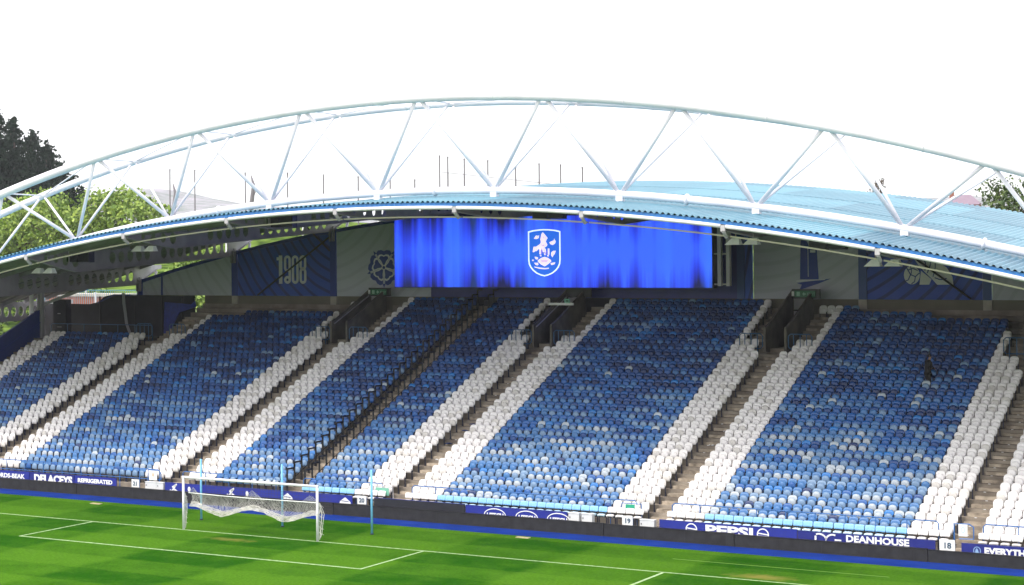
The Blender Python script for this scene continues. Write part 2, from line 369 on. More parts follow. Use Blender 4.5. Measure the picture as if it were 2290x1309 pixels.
# ------------------------------------------------------------------ GRANDSTAND
stand = empty('grandstand', (7.3, 8.3, 0), 'concrete football grandstand with raked terracing and grey and navy rear cladding', 'grandstand')
OX, OY, OZ = 7.3, 8.3, 0
def SB(mb, name, m, parent=None, smooth=False):
    local(mb, OX, OY, OZ); o = mb.build(name, m, parent or stand, smooth); fix_normals(o); return o
def profile(n_rows, floor_to=None, floor_z=None):
    P = [(8.36, -.3)]
    for i in range(n_rows+1):
        P.append((ty0(i), tz(i))); P.append((ty0(i+1), tz(i)))
    if floor_to: P.append((P[-1][0], floor_z)); P.append((floor_to, floor_z))
    P.append((P[-1][0], -.3)); return P
ter = MB()
VOM = [-6.9, 6.6, 20.1, 33.6]
NR = 33
VR = 25; VF = tz(26)
edges = [XL]
# corner zone (block 1) up to row 24 then platform
ter.prism_x(profile(24, WALL+2, tz(25)), XL, -20.95)
x = -20.95
for v in VOM:
    ter.prism_x(profile(NR, WALL+.5, tz(NR+1)), x, v-.62)
    ter.prism_x(profile(VR, WALL+.5, VF), v-.62, v+.62)
    x = v+.62
ter.prism_x(profile(NR, WALL+.5, tz(NR+1)), x, XR)
SB(ter, 'terrace', concrete)
# aisle half steps
st = MB()
def steps(cx, wd, i0, i1):
    for i in range(i0, i1):
        st.box(cx-wd/2, cx+wd/2, ty0(i+1)-.34, ty0(i+1)-.003, tz(i)+.002, tz(i)+RZ/2)
st = MB()
step_m = mat('step_concrete', (.30,.245,.185), .85, var=.35, vscale=2.2, col2=(.54,.45,.35), bump=.3, bscale=16, detail=8)
def flush():
    global st
    SB(st, 'stair_flight', step_m); st = MB()
for a in AC: steps(a, 1.0, 0, 25 if a != AC[0] else 30); flush()
for v in VOM:
    steps(v-1.22, 1.15, 26, 32); flush(); steps(v+1.28, 1.2, 26, 32); flush()
steps(.5, 1.15, 0, 32); flush()
steps(-30.4, .95, 0, 24); flush()
# pale marks on step edges
mk = MB()
random.seed(11)
for a in AC[2:]:
    for i in range(1, 24):
        if a == 33.6 or random.random() < .35:
            xx = a + random.uniform(-.25,.1); mk.box(xx, xx+.09, ty0(i)+.02, ty0(i)+.09, tz(i)+.001, tz(i)+.02)
SB(mk, 'step_number', sign_white)
# front wall
fwl = MB(); fwl.box(XL, 5.6, 8.24, 8.36, -.3, 1.02 - .62); fwl.box(XL, 5.2, 8.36, 8.60, .35, .41)
SB(fwl, 'front_wall', concrete_l)
# rear wall, beige; shade under the screen painted into the middle stretch
bw = MB(); bw.box(-20.9, -3.6, WALL, WALL+.4, 7, 10.35); SB(bw, 'rear_wall', beige)
bw = MB(); bw.box(-3.6, 16.9, WALL, WALL+.4, 7, 10.35); SB(bw, 'rear_wall', blk_board)
bw = MB(); bw.box(16.9, XR, WALL, WALL+.4, 7, 10.35); SB(bw, 'rear_wall', beige)
for v in ():
    pass
# short pale piers below the cladding
for xx in (-18.4, -10.7, 23.15, 29.7, 36.3):
    p = MB(); p.box(xx-.22, xx+.22, WALL-.12, WALL, 8.6, 10.33); SB(p, 'pier', concrete_l)
# cladding panels: (x0,x1,mat)
def ptop(x): return roof_z(x, 31.5) - (1.30 if x < 0 else .45)
PAN = [(-26.1,-18.65,panel_grey),(-18.15,-10.95,panel_blue),(-10.45,-3.6,panel_grey),(16.3,17.0,panel_blue),(17.05,22.95,panel_grey_r),(23.4,29.45,panel_blue_r),(29.95,36.0,panel_grey_r),(36.5,43,panel_blue_r)]
pans = []
for (x0, x1, m) in PAN:
    b = MB(); n = 6; poly = [(x0,10.35),(x1,10.35)] + [(x1+(x0-x1)*k/n, ptop(x1+(x0-x1)*k/n)) for k in range(n+1)]
    b.prism(poly, WALL-.06, WALL); pans.append(SB(b, 'cladding_panel', m))
# dark panel across the middle behind the screen
b = MB(); b.box(-3.6, 16.3, WALL-.04, WALL+.02, 10.35, 15.9); SB(b, 'cladding_panel', navy_d)
# navy capping along the left panels and posts
for (x0, x1, m) in PAN[:3]:
    b = MB(); n = 6
    for k in range(n):
        a = x0+(x1-x0)*k/n; c = x0+(x1-x0)*(k+1)/n
        b.bar((a, WALL-.08, ptop(a)+.05), (c, WALL-.08, ptop(c)+.05), .16, .22)
    SB(b, 'capping', emblem_navy)
for xx in (-26.3,-18.4,-10.7,17.02-.7,23.17,29.7,36.25):
    b = MB(); b.box(xx-.22, xx+.22, WALL-.14, WALL+.05, 10.34, ptop(xx)+(.25 if xx < 0 else .1)); SB(b, 'cladding_post', emblem_navy if xx < 0 else mat('post_blue', (.02,.06,.25), .5))
b = MB(); b.box(-24.5,-24.36, WALL-.1, WALL-.05, 10.35, ptop(-24.4)); SB(b, 'cladding_post', emblem_navy)
# diagonal dark braces in front of panels
for a, c in (((-16.5,WALL-.2,10.4),(-10.9,WALL-.2,14.2)), ((23.4,WALL-.25,14.6),(28.9,WALL-.25,10.4)), ((-10.9,WALL-.2,13.3),(-13,WALL-.2,15.2))):
    b = MB(); b.tube([a, c], .06, 6); SB(b, 'diagonal_brace', black_p)
# columns from wall top to roof
for xx in (-26.3,-18.4,-10.7,-3.2,4.0,10.6,16.9,23.2,29.8,36.3):
    zt = roof_z(xx, 31.2)-.9; b = MB()
    b.box(xx-.16, xx-.08, WALL-.35, WALL-.1, ptop(xx)-.6, zt); b.box(xx+.08, xx+.16, WALL-.35, WALL-.1, ptop(xx)-.6, zt); b.box(xx-.2, xx+.2, WALL-.4, WALL-.05, zt-.28, zt-.18)
    SB(b, 'column', grey_st)
# vomitories
for v in VOM:
    for s, x0, x1 in ((-1, v-.62, v-.5), (1, v+.5, v+.62)):
        b = MB(); b.prism_x([(26.35, VF-.2),(26.35, VF+1.15),(27.0, VF+1.3),(31.3, 10.85),(31.3, VF-.2)], x0, x1)
        SB(b, 'vomitory_wall', concrete_d)
    b = MB(); b.box(v-.5, v+1.05, 31.0, 31.14, 10.40, 10.93); SB(b, 'lintel', black_p)
    b = MB(); b.box(v-.5, v+.5, 31.36, 31.48, VF, 10.4); SB(b, 'bright_opening_panel', grey_st_l)  # pale panel standing in for daylight in the opening to outside
    b = MB(); b.box(v-.02, v+.02, 31.32, 31.36, VF, 9.7); b.box(v-.5, v+.5, 31.32, 31.36, 9.7, 9.78); SB(b, 'door_frame', black_p)
    if v == -6.9 or v == 6.6:
        for s in (-.44, .44):
            b = MB(); b.tube([(v+s, 26.6, VF+1.0),(v+s, 30.9, VF+2.6)], .035, 6); SB(b, 'handrail', grey_st_l)
# light bar in the middle vomitory
b = MB(); b.box(5.85, 7.4, 29.0, 29.1, 9.98, 10.12); SB(b, 'light_fitting', sign_white)
# emblems on cladding
def poly_part(name, polys, m, y=WALL-.085, th=.012, parent=None, yoff=0):
    b = MB()
    for p in polys: b.prism(p, y-yoff, y-yoff+th)
    return SB(b, name, m, parent)
def disk(cx, cz, rx, rz=None, n=20, a0=0, a1=2*math.pi):
    rz = rz or rx; return [(cx+rx*math.cos(a0+(a1-a0)*k/n), cz+rz*math.sin(a0+(a1-a0)*k/n)) for k in range(n if a1-a0 > 6.2 else n+1)]
# condensed year figures
def ring_seg(cx, z0, z1, wd, st_):
    o = wd/2; b = []
    return o
yr = MB(); yz0, yz1 = 11.15, 13.02
def stadium(cx, z0, z1, hw):
    r_ = hw; return [(cx+r_*math.cos(a), z1-r_+r_*math.sin(a)) for a in [math.pi*k/8 for k in range(9)]] + [(cx+r_*math.cos(a), z0+r_+r_*math.sin(a)) for a in [math.pi+math.pi*k/8 for k in range(9)]]
def ringshape(b, cx, z0, z1, hw, t, y=WALL-.085):
    A = stadium(cx, z0, z1, hw); B = stadium(cx, z0+t, z1-t, hw-t); n = len(A)
    v = [(x, y, z) for x, z in A]+[(x, y, z) for x, z in B]+[(x, y+.012, z) for x, z in A]+[(x, y+.012, z) for x, z in B]
    f = []
    for i in range(n):
        j = (i+1) % n; f += [(i,j,n+j,n+i),(2*n+i,3*n+i,3*n+j,2*n+j),(i,2*n+i,2*n+j,j),(n+i,n+j,3*n+j,3*n+i)]
    b.add(v, f)
Yp = WALL-.085
yr.box(-14.88,-14.62, Yp, Yp+.012, yz0, yz1); yr.box(-15.05,-14.88, Yp, Yp+.012, yz1-.32, yz1-.12)
ringshape(yr, -14.22, yz0+.78, yz1, .26, .17); yr.box(-14.13,-13.96, Yp-.002, Yp+.01, yz0+.2, yz0+1.1); ringshape(yr, -14.22, yz0, yz0+.52, .26, .17)
ringshape(yr, -13.62, yz0, yz1, .26, .17)
ringshape(yr, -13.02, yz0+.9, yz1, .26, .17); ringshape(yr, -13.02, yz0, yz0+1.05, .26, .17)
SB(yr, 'year_lettering', emblem_grey, None)
# rose
rose = []; c0 = (-6.95, 12.2)
def petal(ang, r0_, r1_, hw_, notch):
    pts = [(-.05, r0_), (-hw_*.55, r0_+(r1_-r0_)*.45), (-hw_, r1_*.80), (-hw_*.8, r1_*.97), (-hw_*.35, r1_), (0, r1_-notch), (hw_*.35, r1_), (hw_*.8, r1_*.97), (hw_, r1_*.80), (hw_*.55, r0_+(r1_-r0_)*.45), (.05, r0_)]
    return [(c0[0]+a*math.cos(ang)-b_*math.sin(ang), c0[1]+a*math.sin(ang)+b_*math.cos(ang)) for a, b_ in pts]
poly_part('rose_outer', [petal(k*2*math.pi/5, .1, 1.12, .56, .08) for k in range(5)], emblem_navy)
poly_part('rose_outline', [petal(k*2*math.pi/5, .02, .84, .44, .06) for k in range(5)], emblem_grey, yoff=.006)
poly_part('rose_inner', [petal(k*2*math.pi/5, .16, .74, .34, .06) for k in range(5)]+[disk(c0[0], c0[1], .1)], emblem_navy, yoff=.012)
poly_part('rose_sepal', [[(c0[0]-math.sin(a)*1.3, c0[1]+math.cos(a)*1.3),(c0[0]-math.sin(a-.1)*1.05, c0[1]+math.cos(a-.1)*1.05),(c0[0]-math.sin(a+.1)*1.05, c0[1]+math.cos(a+.1)*1.05)] for a in [(k+.5)*2*math.pi/5 for k in range(5)]], emblem_navy)
# tower emblem
tx = 19.8
poly_part('tower_emblem', [[(tx-.1,11.45),(tx+.95,11.45),(tx+.86,13.05),(tx+.8,13.15),(tx+.8,13.25),(tx+.42,13.3),(tx+.3,13.6),(tx-.02,13.65),(tx-.05,13.4)],
    [(tx-.3,11.25),(tx+1.65,11.5),(tx+.95,11.22),(tx-.15,10.85),(tx+.0,11.15)]], emblem_navy)
poly_part('tower_detail', [[(tx+.35,11.6),(tx+.38,11.6),(tx+.38,13.3),(tx+.35,13.3)],[(tx+.48,12.95),(tx+.78,12.95),(tx+.78,13.1),(tx+.48,13.1)],[(tx-.3,11.33),(tx+1.3,11.42),(tx+1.3,11.45),(tx-.3,11.37)]], emblem_grey, yoff=.006)
# hand and ball emblem
hx, hz = 25.36, 11.08
def HP(P): return [(hx+(x-hx)*.84, hz+(z-hz)*.84) for x, z in P]
poly_part('ball_emblem', [disk(hx+.44, hz+.60, .42, .50, 24)], emblem_grey)
poly_part('hand_emblem', [HP([(hx+1.0,hz+.1),(hx+1.6,hz+.1),(hx+1.75,hz+.45),(hx+1.1,hz+1.0)]), HP([(hx+.62,hz+2.2),(hx+1.7,hz+2.15),(hx+1.95,hz+1.75),(hx+2.7,hz+1.2),(hx+3.05,hz+.6),(hx+3.1,hz+.1),(hx+2.1,hz+.1),(hx+1.75,hz+.5),(hx+1.3,hz+.95),(hx+.95,hz+1.35),(hx+.6,hz+1.9)])], emblem_grey)
hb = MB()
for P in ([(hx+.2,hz+1.2),(hx+.45,hz+.75),(hx+.75,hz+.62),(hx+1.0,hz+.85)],[(hx+.45,hz+.75),(hx+.3,hz+.4),(hx+.15,hz+.35)],[(hx+.75,hz+.62),(hx+.7,hz+.3),(hx+.5,hz+.15)],[(hx+.3,hz+1.05),(hx+.6,hz+1.15),(hx+.9,hz+1.02)],[(hx+.45,hz+1.3),(hx+.52,hz+.98),(hx+.48,hz+.78)],
          [(hx+1.72,hz+2.0),(hx+1.7,hz+1.4),(hx+1.5,hz+.85)],[(hx+2.0,hz+1.75),(hx+2.0,hz+1.2),(hx+1.85,hz+.6)],[(hx+1.2,hz+1.9),(hx+1.4,hz+1.5),(hx+1.35,hz+1.0)],[(hx+1.95,hz+.55),(hx+2.3,hz+.42),(hx+2.7,hz+.5)]):
    P = HP(P)
    for a, c in zip(P[:-1], P[1:]): hb.bar((a[0], Yp-.006, a[1]), (c[0], Yp-.006, c[1]), .035, .05)
    SB(hb, 'emblem_line', emblem_navy); hb = MB()
# left blue end wall following the rake
b = MB(); b.prism_x([(7.9,-.3),(7.9,1.5),(27.0,9.42),(27.0,7.0),(27.0,-.3)], XL-.2, XL); SB(b, 'end_wall', blue_end)
b = MB(); b.bar((XL+.03, 8.2, .75),(XL+.03, 27, 8.55), .05, .06); SB(b, 'end_wall_rail', emblem_navy)
# corner structures
b = MB(); b.box(-31.15,-31.05, 26.9, 27.2, 7.0, 12.3); b.box(-30.85,-30.75, 26.9, 27.2, 7.0, 12.3); b.box(-31.05,-30.85, 27.03, 27.07, 7.0, 12.3); SB(b, 'column', grey_st_l)
b = MB(); b.tube([(-31.4,26.6,9.2),(-31.4,26.6,10.6)], .16, 10); SB(b, 'downpipe', white_st)
b = MB(); b.bar((-30.9,27.1,9.75),(-26.3,31.4,12.15), .16, .2); SB(b, 'sloping_beam', grey_st_l)
b = MB(); b.bar((XL, 26.3, tz(25)-.01), (-21, 26.3, tz(25)-.01), .05, .05); SB(b, 'platform_edge', dark_steel)

# roof -------------------------------------------------------------------------------------------
roof = empty('stand_roof', (7.3, 7.3, 15), 'arched light blue corrugated roof with white gutter over the grandstand', 'roof')
OX2, OY2, OZ2 = 7.3, 7.3, 15
def RB(mb, name, m, parent=None, smooth=False, fix=True):
    local(mb, OX2, OY2, OZ2); o = mb.build(name, m, parent or roof, smooth)
    if fix: fix_normals(o)
    return o
RX0, RX1, RY0, RY1 = -33.0, 46.0, 7.3, 34.0
b = MB(); nxr = int((RX1-RX0)/.1375); ys = [RY0-.1, 10, 13, 16, 19, 22, 25, 28, 31, RY1]
vs = []; fs = []
for j, y in enumerate(ys):
    for i in range(nxr*2+1):
        x = RX0 + i*.06875
        ph = i % 4
        vs.append((x, y, roof_z(x, y) + (.055 if ph in (0, 1) else -.03)))
m_ = nxr*2+1
for j in range(len(ys)-1):
    for i in range(m_-1): a = j*m_+i; fs.append((a, a+1, a+m_+1, a+m_))
b.add(vs, fs); deck = RB(b, 'roof_sheet', roof_blue, fix=False)
def arch_strip(y0, y1, dz0, dz1, n=90, x0=RX0, x1=RX1):
    b = MB(); vs = []; fs = []
    for i in range(n+1):
        x = x0+(x1-x0)*i/n
        for (y, dz) in ((y0, dz0), (y1, dz0), (y1, dz1), (y0, dz1)): vs.append((x, y, roof_z(x, y)+dz))
    for i in range(n):
        for k in range(4): fs.append((i*4+k, i*4+(k+1) % 4, i*4+4+(k+1) % 4, i*4+4+k))
    fs.append((0,1,2,3)); fs.append((n*4+3, n*4+2, n*4+1, n*4)); b.add(vs, fs); return b
RB(arch_strip(RY0+.15, RY1, -.16, -.11), 'roof_liner', liner)
RB(arch_strip(RY0-.02, RY0+.03, -.19, -.035), 'fascia', fascia_blue)
RB(arch_strip(RY1-.05, RY1, -.22, -.035), 'fascia', fascia_blue)
for y in (13.3, 19.4, 25.5): RB(arch_strip(y, y+.05, .056, .066, 160), 'sheet_lap', lap_m)
# rafters (front x, rear x)
RAF = [(-29.2,-34.2),(-22.3,-26.3),(-15.7,-18.4),(-8.95,-10.7),(-2.3,-3.2),(4.2,4.0),(10.8,10.6),(17.3,16.9),(23.95,23.2),(30.6,29.8),(37.0,36.3),(43.5,43)]
# gutter with gaps at rafters
gx = sorted([RX0]+[a for a, c in RAF if a > RX0]+[RX1])
for k in range(len(gx)-1):
    x0, x1 = gx[k]+.12, gx[k+1]-.12
    if x1-x0 < .3: continue
    b = MB(); b.tube([(x0+(x1-x0)*t/8, RY0-.06, roof_z(x0+(x1-x0)*t/8, RY0)-.28) for t in range(9)], .092, 8); RB(b, 'gutter', white_st, smooth=True)
for a, c in RAF:
    b = MB(); z = roof_z(a, RY0); b.box(a-.1, a+.1, RY0-.12, RY0+.02, z-.5, z-.22); b.tube([(a, RY0-.02, z-.5),(a, RY0+.35, z-.75)], .09, 6); RB(b, 'gutter_outlet', grey_st_l)
# cable tray
for k in range(len(gx)-1):
    x0, x1 = gx[k]+.05, gx[k+1]-.05
    b = MB(); P = [(x0+(x1-x0)*t/8, RY0+.75, roof_z(x0+(x1-x0)*t/8, RY0)-.72) for t in range(9)]
    for p, q in zip(P[:-1], P[1:]): b.bar(p, q, .12, .07)
    RB(b, 'cable_tray', mat('tray_cream', (.50,.47,.36), .6) if k == 0 else bpy.data.materials['tray_cream'])
random.seed(5)
def rafter(xf, xb):
    L_ = 24.3; ux = (xb-xf)/L_
    def px(y): return xf + ux*(y-7.4)
    D = 1.30 if xf < -12 else 1.12 if xf < -5 else .92
    def dep(y):
        if y < 12.3: return .32 + (D-.32)*(y-7.6)/4.7
        if y < 31.7: return D
        return max(.28, D-(D-.28)*(y-31.7)/3.2)
    r = MB(); y = 7.6; th = .03; step = 1.04; cells = []
    while y < 35.0:
        cells.append(y); y += step
    for a in cells:
        c = a+step; ym = (a+c)/2
        def tp(yy): return roof_z(px(yy), yy)-.17
        holed = 9.0 < ym < 31.0 and not (12.8 < ym < 15.4) and not (21 < ym < 22); m0 = len(r.f)
        top = [(a, tp(a)), (c, tp(c))]; bot = [(c, tp(c)-dep(c)), (a, tp(a)-dep(a))]
        if not holed:
            P = top+bot
            v = [(px(yy)-th/2, yy, zz) for yy, zz in P]+[(px(yy)+th/2, yy, zz) for yy, zz in P]
            r.add(v, [(0,1,2,3),(7,6,5,4),(0,4,5,1),(2,6,7,3),(1,5,6,2),(3,7,4,0)])
        else:
            d_ = dep(ym); zc = tp(ym)-d_*.5; rad = min(.36, d_*.30); n = 12; O = []; H = []
            for k in range(n):
                an = 2*math.pi*k/n + math.pi/12; cx_, sx_ = math.cos(an), math.sin(an)
                H.append((ym+rad*cx_, zc+rad*sx_))
                s_ = min((step/2)/abs(cx_) if abs(cx_) > 1e-6 else 9, (d_/2)/abs(sx_) if abs(sx_) > 1e-6 else 9)
                yy = ym+s_*cx_; t_ = (s_*sx_)/(d_/2)
                O.append((yy, tp(yy)-dep(yy)*(.5-.5*t_)))
            # snap corners
            v = []
            for sx in (-th/2, th/2):
                v += [(px(yy)+sx, yy, zz) for yy, zz in O]+[(px(yy)+sx, yy, zz) for yy, zz in H]
            f = []
            for k in range(n):
                j = (k+1) % n; f += [(k, j, n+j, n+k), (2*n+k, 3*n+k, 3*n+j, 2*n+j), (n+k, n+j, 3*n+j, 3*n+k), (k, 2*n+k, 2*n+j, j)]
            r.add(v, f)
            # corner fillers
            for (yy, sgn, side) in ((a, 1, -1), (c, 1, 1), (a, -1, -1), (c, -1, 1)):
                zz = tp(yy) if sgn > 0 else tp(yy)-dep(yy)
                cand = sorted(O, key=lambda q: (q[0]-yy)**2+(q[1]-zz)**2)[:2]
                P = [(yy, zz), cand[0], cand[1]]
                for sx in (-th/2, th/2): r.add([(px(q[0])+sx, q[0], q[1]) for q in P], [(0,1,2)])
        if ym > 31.6:
            for q in range(m0, len(r.f)): r.mi[q] = 1
    yy = 7.6
    while yy < 34.8:
        y2 = min(34.9, yy+1.2)
        za, zb = roof_z(px(yy), yy)-.17-dep(yy), roof_z(px(y2), y2)-.17-dep(y2)
        r.bar((px(yy), yy, za), (px(y2), y2, zb), .26, .035); yy = y2
    return r
tail_m = grey_st_l
for xf, xb in RAF:
    RB(rafter(xf, xb), 'rafter', [grey_st, tail_m])
    # rear strut behind the column
    b = MB(); zt = roof_z(xb, 34)-1.0; b.tube([(xb-.1, 34.3, zt+.3),(xb-.1, 33.4, zt-2.6)], .09, 6); RB(b, 'rear_strut', white_st)
for y in (9.3, 11.6, 13.9, 16.2, 18.5, 20.8, 23.1, 25.4, 27.7, 30.0, 32.3):
    RB(arch_strip(y, y+.09, -.42, -.17, 60), 'purlin', grey_st)
# floodlights and speakers under the roof edge
def floodlight(x, y, label):
    zr = roof_z(x, y)-.85; e = empty('floodlight', (x, y, zr), label, 'floodlight', 'pairs of white floodlights under the roof')
    for s in (-.42, .42):
        b = MB(); b.add([(s-.34,-.25,-.42),(s+.34,-.25,-.42),(s+.34,.25,-.42),(s-.34,.25,-.42),(s-.05*1,-.12,-.12),(s+.28,-.12,-.12),(s+.28,.12,-.12),(s-.05,.12,-.12)], [(0,3,2,1),(4,5,6,7),(0,1,5,4),(1,2,6,5),(2,3,7,6),(3,0,4,7)])
        b.build('lamp_shade', sign_white, e)
        b = MB(); b.tube([(s+.1,0,-.12),(s+.1,0,.35)], .03, 6); b.build('hanger', grey_st, e)
    b = MB(); b.bar((-.7,0,.3),(.75,0,.3), .08, .08); b.build('mounting_bar', grey_st, e)
    b = MB(); b.tube([(0,0,.3),(0,0,.75)], .04, 6); b.build('stem', grey_st, e)
floodlight(23.9, 10, 'pair of white floodlight shades just right of the giant screen')
floodlight(30.1, 10, 'pair of white floodlight shades in front of the hand emblem panel')
floodlight(-16.7, 10, 'pair of white floodlight shades under the far left roof edge')
floodlight(-9.6, 10, 'pair of white floodlight shades under the roof left of the first twin loudspeaker')
def speaker(x, y, label, dz=.35):
    zr = roof_z(x, y)-dz; e = empty('loudspeaker', (x, y, zr), label, 'loudspeaker', 'black twin loudspeakers hung under the roof')
    for s in (-.42, .42):
        b = MB(); b.add([(s-.38,-.3,-.62),(s+.38,-.3,-.62),(s+.34,.3,-.66),(s-.34,.3,-.66),(s-.4,-.3,-.06),(s+.4,-.3,-.06),(s+.34,.3,-.02),(s-.34,.3,-.02)], [(0,3,2,1),(4,5,6,7),(0,1,5,4),(1,2,6,5),(2,3,7,6),(3,0,4,7)])
        b.build('cabinet', black_p, e)
        b = MB(); b.box(s-.34, s+.34, -.312, -.301, -.58, -.1); b.build('grille', blk_board, e)
    b = MB(); b.bar((-.5,0,.0),(.5,0,.0), .06, .05); b.tube([(0,0,0),(0,0,.25)], .03, 6); b.build('bracket', grey_st_l, e)
speaker(-1.9, 12, 'black twin loudspeaker hanging under the roof above the year panel')
speaker(-15.6, 12, 'black twin loudspeaker hanging under the far left roof')
speaker(13.6, 12, 'black twin loudspeaker hanging above the giant screen')
speaker(27.2, 12, 'black twin loudspeaker under the roof left of the hand emblem', .5)

# truss ------------------------------------------------------------------------------------------
truss = empty('arch_truss', (7.3, 12, 16), 'giant white tubular arch truss spanning over the roof front', 'truss')
OX3, OY3, OZ3 = 7.3, 12, 16
def TB(mb, name, m=None, smooth=True):
    local(mb, OX3, OY3, OZ3); return mb.build(name, m or white_st, truss, smooth)
NS = 6.78; NSL = 6.64
def zt(x, apex=20.86): return apex - .0056*(x-7.3)**2
def zl(x): return 16.25 - .0042*(x-7.3)**2
YF, YR, YL = 10.2, 13.8, 12.0
b = MB(); b.tube([(7.3+NS*(k/4), YF, zt(7.3+NS*k/4)) for k in range(-28, 29)], .235, 14); TB(b, 'top_chord')
b = MB(); b.tube([(7.3+NS*(k/4), YR, zt(7.3+NS*k/4, 20.82)) for k in range(-28, 29)], .20, 14); TB(b, 'top_chord')
b = MB(); b.tube([(7.3+NSL*(k/4), YL, zl(7.3+NSL*k/4)) for k in range(-28, 29)], .19, 14); TB(b, 'bottom_chord')
for k in range(-6, 6):
    xl = 7.3+NSL*(k+.5); pl = Vector((xl, YL, zl(xl)+.1))
    for (kk, yy, ap, rr_) in ((k, YF, 20.86, .10), (k+1, YF, 20.86, .10), (k, YR, 20.82, .07), (k+1, YR, 20.82, .07)):
        xu = 7.3+NS*kk; off = .16 if kk == k else -.16
        b = MB(); b.tube([pl + Vector((-.1 if kk == k else .1, 0, 0)), (xu+off, yy+(.05 if yy == YF else -.05), zt(xu, ap)-.12)], rr_, 8); TB(b, 'brace')
    b = MB(); b.box(xl-.17, xl+.17, YL-.17, YL+.17, roof_z(xl, YL)+.02, zl(xl)-.05); TB(b, 'bearing_block', smooth=False)
    xm = 7.3+NSL*k
    if k % 2 == 0:
        b = MB(); b.tube([(xm-.05, YL, zl(xm-.05)),(xm+.05, YL, zl(xm+.05))], .27, 12); TB(b, 'flange')
    for yy, ap, r_ in ((YF, 20.86, .25), (YR, 20.82, .215)):
        xq = 7.3+NS*(k+.62); b = MB(); b.tube([(xq-.03, yy, zt(xq-.03, ap)),(xq+.03, yy, zt(xq+.03, ap))], r_, 12); TB(b, 'weld_band')
for k in range(-6, 7):
    xu = 7.3+NS*k; b = MB(); b.tube([(xu, YF, zt(xu)), (xu, YR, zt(xu, 20.82))], .045, 6); TB(b, 'lacing_bar')
    if k < 6:
        b = MB(); b.tube([(xu, YR, zt(xu, 20.82)), (xu+NS, YF, zt(xu+NS))], .04, 6); TB(b, 'lacing_bar')

# giant screen -----------------------------------------------------------------------------------
def screen_mat():
    m = bpy.data.materials.new('screen_image'); m.use_nodes = True; n = m.node_tree; b = n.nodes['Principled BSDF']; L = n.links; N = n.nodes.new
    b.inputs['Base Color'].default_value = (.01,.01,.02,1); b.inputs['Roughness'].default_value = .5
    tc = N('ShaderNodeTexCoord'); sp = N('ShaderNodeSeparateXYZ'); L.new(tc.outputs['Object'], sp.inputs[0])
    cx = N('ShaderNodeCombineXYZ'); L.new(sp.outputs[0], cx.inputs[0])
    n1 = N('ShaderNodeTexNoise'); n1.inputs['Scale'].default_value = 1.15; n1.inputs['Detail'].default_value = 5; n1.inputs['Roughness'].default_value = .6; L.new(cx.outputs[0], n1.inputs[0])
    # streaks reach further from the top / bottom edges where the noise is low
    ab = N('ShaderNodeMath'); ab.operation = 'ABSOLUTE'; L.new(sp.outputs[2], ab.inputs[0])   # 0 at middle .. 2.1
    e1 = N('ShaderNodeMapRange'); e1.inputs[1].default_value = .25; e1.inputs[2].default_value = 2.1; e1.inputs[3].default_value = 0; e1.inputs[4].default_value = .27; L.new(ab.outputs[0], e1.inputs[0])
    xg = N('ShaderNodeMapRange'); xg.inputs[1].default_value = -10; xg.inputs[2].default_value = -1; xg.inputs[3].default_value = .12; xg.inputs[4].default_value = 0; L.new(sp.outputs[0], xg.inputs[0])
    su = N('ShaderNodeMath'); su.operation = 'SUBTRACT'; L.new(n1.outputs[0], su.inputs[0]); L.new(e1.outputs[0], su.inputs[1])
    n3 = N('ShaderNodeTexNoise'); n3.inputs['Scale'].default_value = .33; n3.inputs['Detail'].default_value = 1; c3 = N('ShaderNodeVectorMath'); c3.operation = 'ADD'; c3.inputs[1].default_value = (7.3,0,0); L.new(cx.outputs[0], c3.inputs[0]); L.new(c3.outputs[0], n3.inputs[0])
    m3 = N('ShaderNodeMapRange'); m3.inputs[1].default_value = .35; m3.inputs[2].default_value = .62; m3.inputs[3].default_value = .12; m3.inputs[4].default_value = 1.25; L.new(n3.outputs[0], m3.inputs[0])
    em = N('ShaderNodeMath'); em.operation = 'MULTIPLY'; L.new(e1.outputs[0], em.inputs[0]); L.new(m3.outputs[0], em.inputs[1]); L.new(em.outputs[0], su.inputs[1])
    s2 = N('ShaderNodeMath'); s2.operation = 'SUBTRACT'; L.new(su.outputs[0], s2.inputs[0]); L.new(xg.outputs[0], s2.inputs[1])
    cr = N('ShaderNodeValToRGB'); e = cr.color_ramp.elements; e[0].position = .17; e[0].color = (.003,.004,.05,1); e[1].position = .45; e[1].color = (.026,.098,.90,1)
    q = cr.color_ramp.elements.new(.29); q.color = (.012,.03,.50,1)
    L.new(s2.outputs[0], cr.inputs[0])
    n2 = N('ShaderNodeTexNoise'); n2.inputs['Scale'].default_value = .45; n2.inputs['Detail'].default_value = 2; c2 = N('ShaderNodeVectorMath'); c2.operation = 'ADD'; c2.inputs[1].default_value = (31,0,0); L.new(cx.outputs[0], c2.inputs[0]); L.new(c2.outputs[0], n2.inputs[0])
    mr = N('ShaderNodeMapRange'); mr.inputs[1].default_value = .5; mr.inputs[2].default_value = .75; mr.inputs[3].default_value = 0; mr.inputs[4].default_value = .45; L.new(n2.outputs[0], mr.inputs[0])
    mx = N('ShaderNodeMixRGB'); mx.inputs[2].default_value = (.035,.20,.78,1); L.new(mr.outputs[0], mx.inputs[0]); L.new(cr.outputs[0], mx.inputs[1])
    L.new(mx.outputs[0], b.inputs['Emission Color']); b.inputs['Emission Strength'].default_value = .88
    return m
scx, scz, scy = 5.68, 13.12, 29.0
scr = empty('giant_screen', (scx, scy, 11.0), 'giant bright blue video screen showing a white crest, hung under the roof', 'video screen')
b = MB(); b.box(-10.07, 10.07, -.02, .02, -2.1, 2.1); o = b.build('display', screen_mat(), scr, loc=(0, 0, scz-11.0))
b = MB(); b.box(-10.12, 10.12, .03, .7, -2.14, 2.14); b.build('casing', black_p, scr, loc=(0,0,scz-11.0))
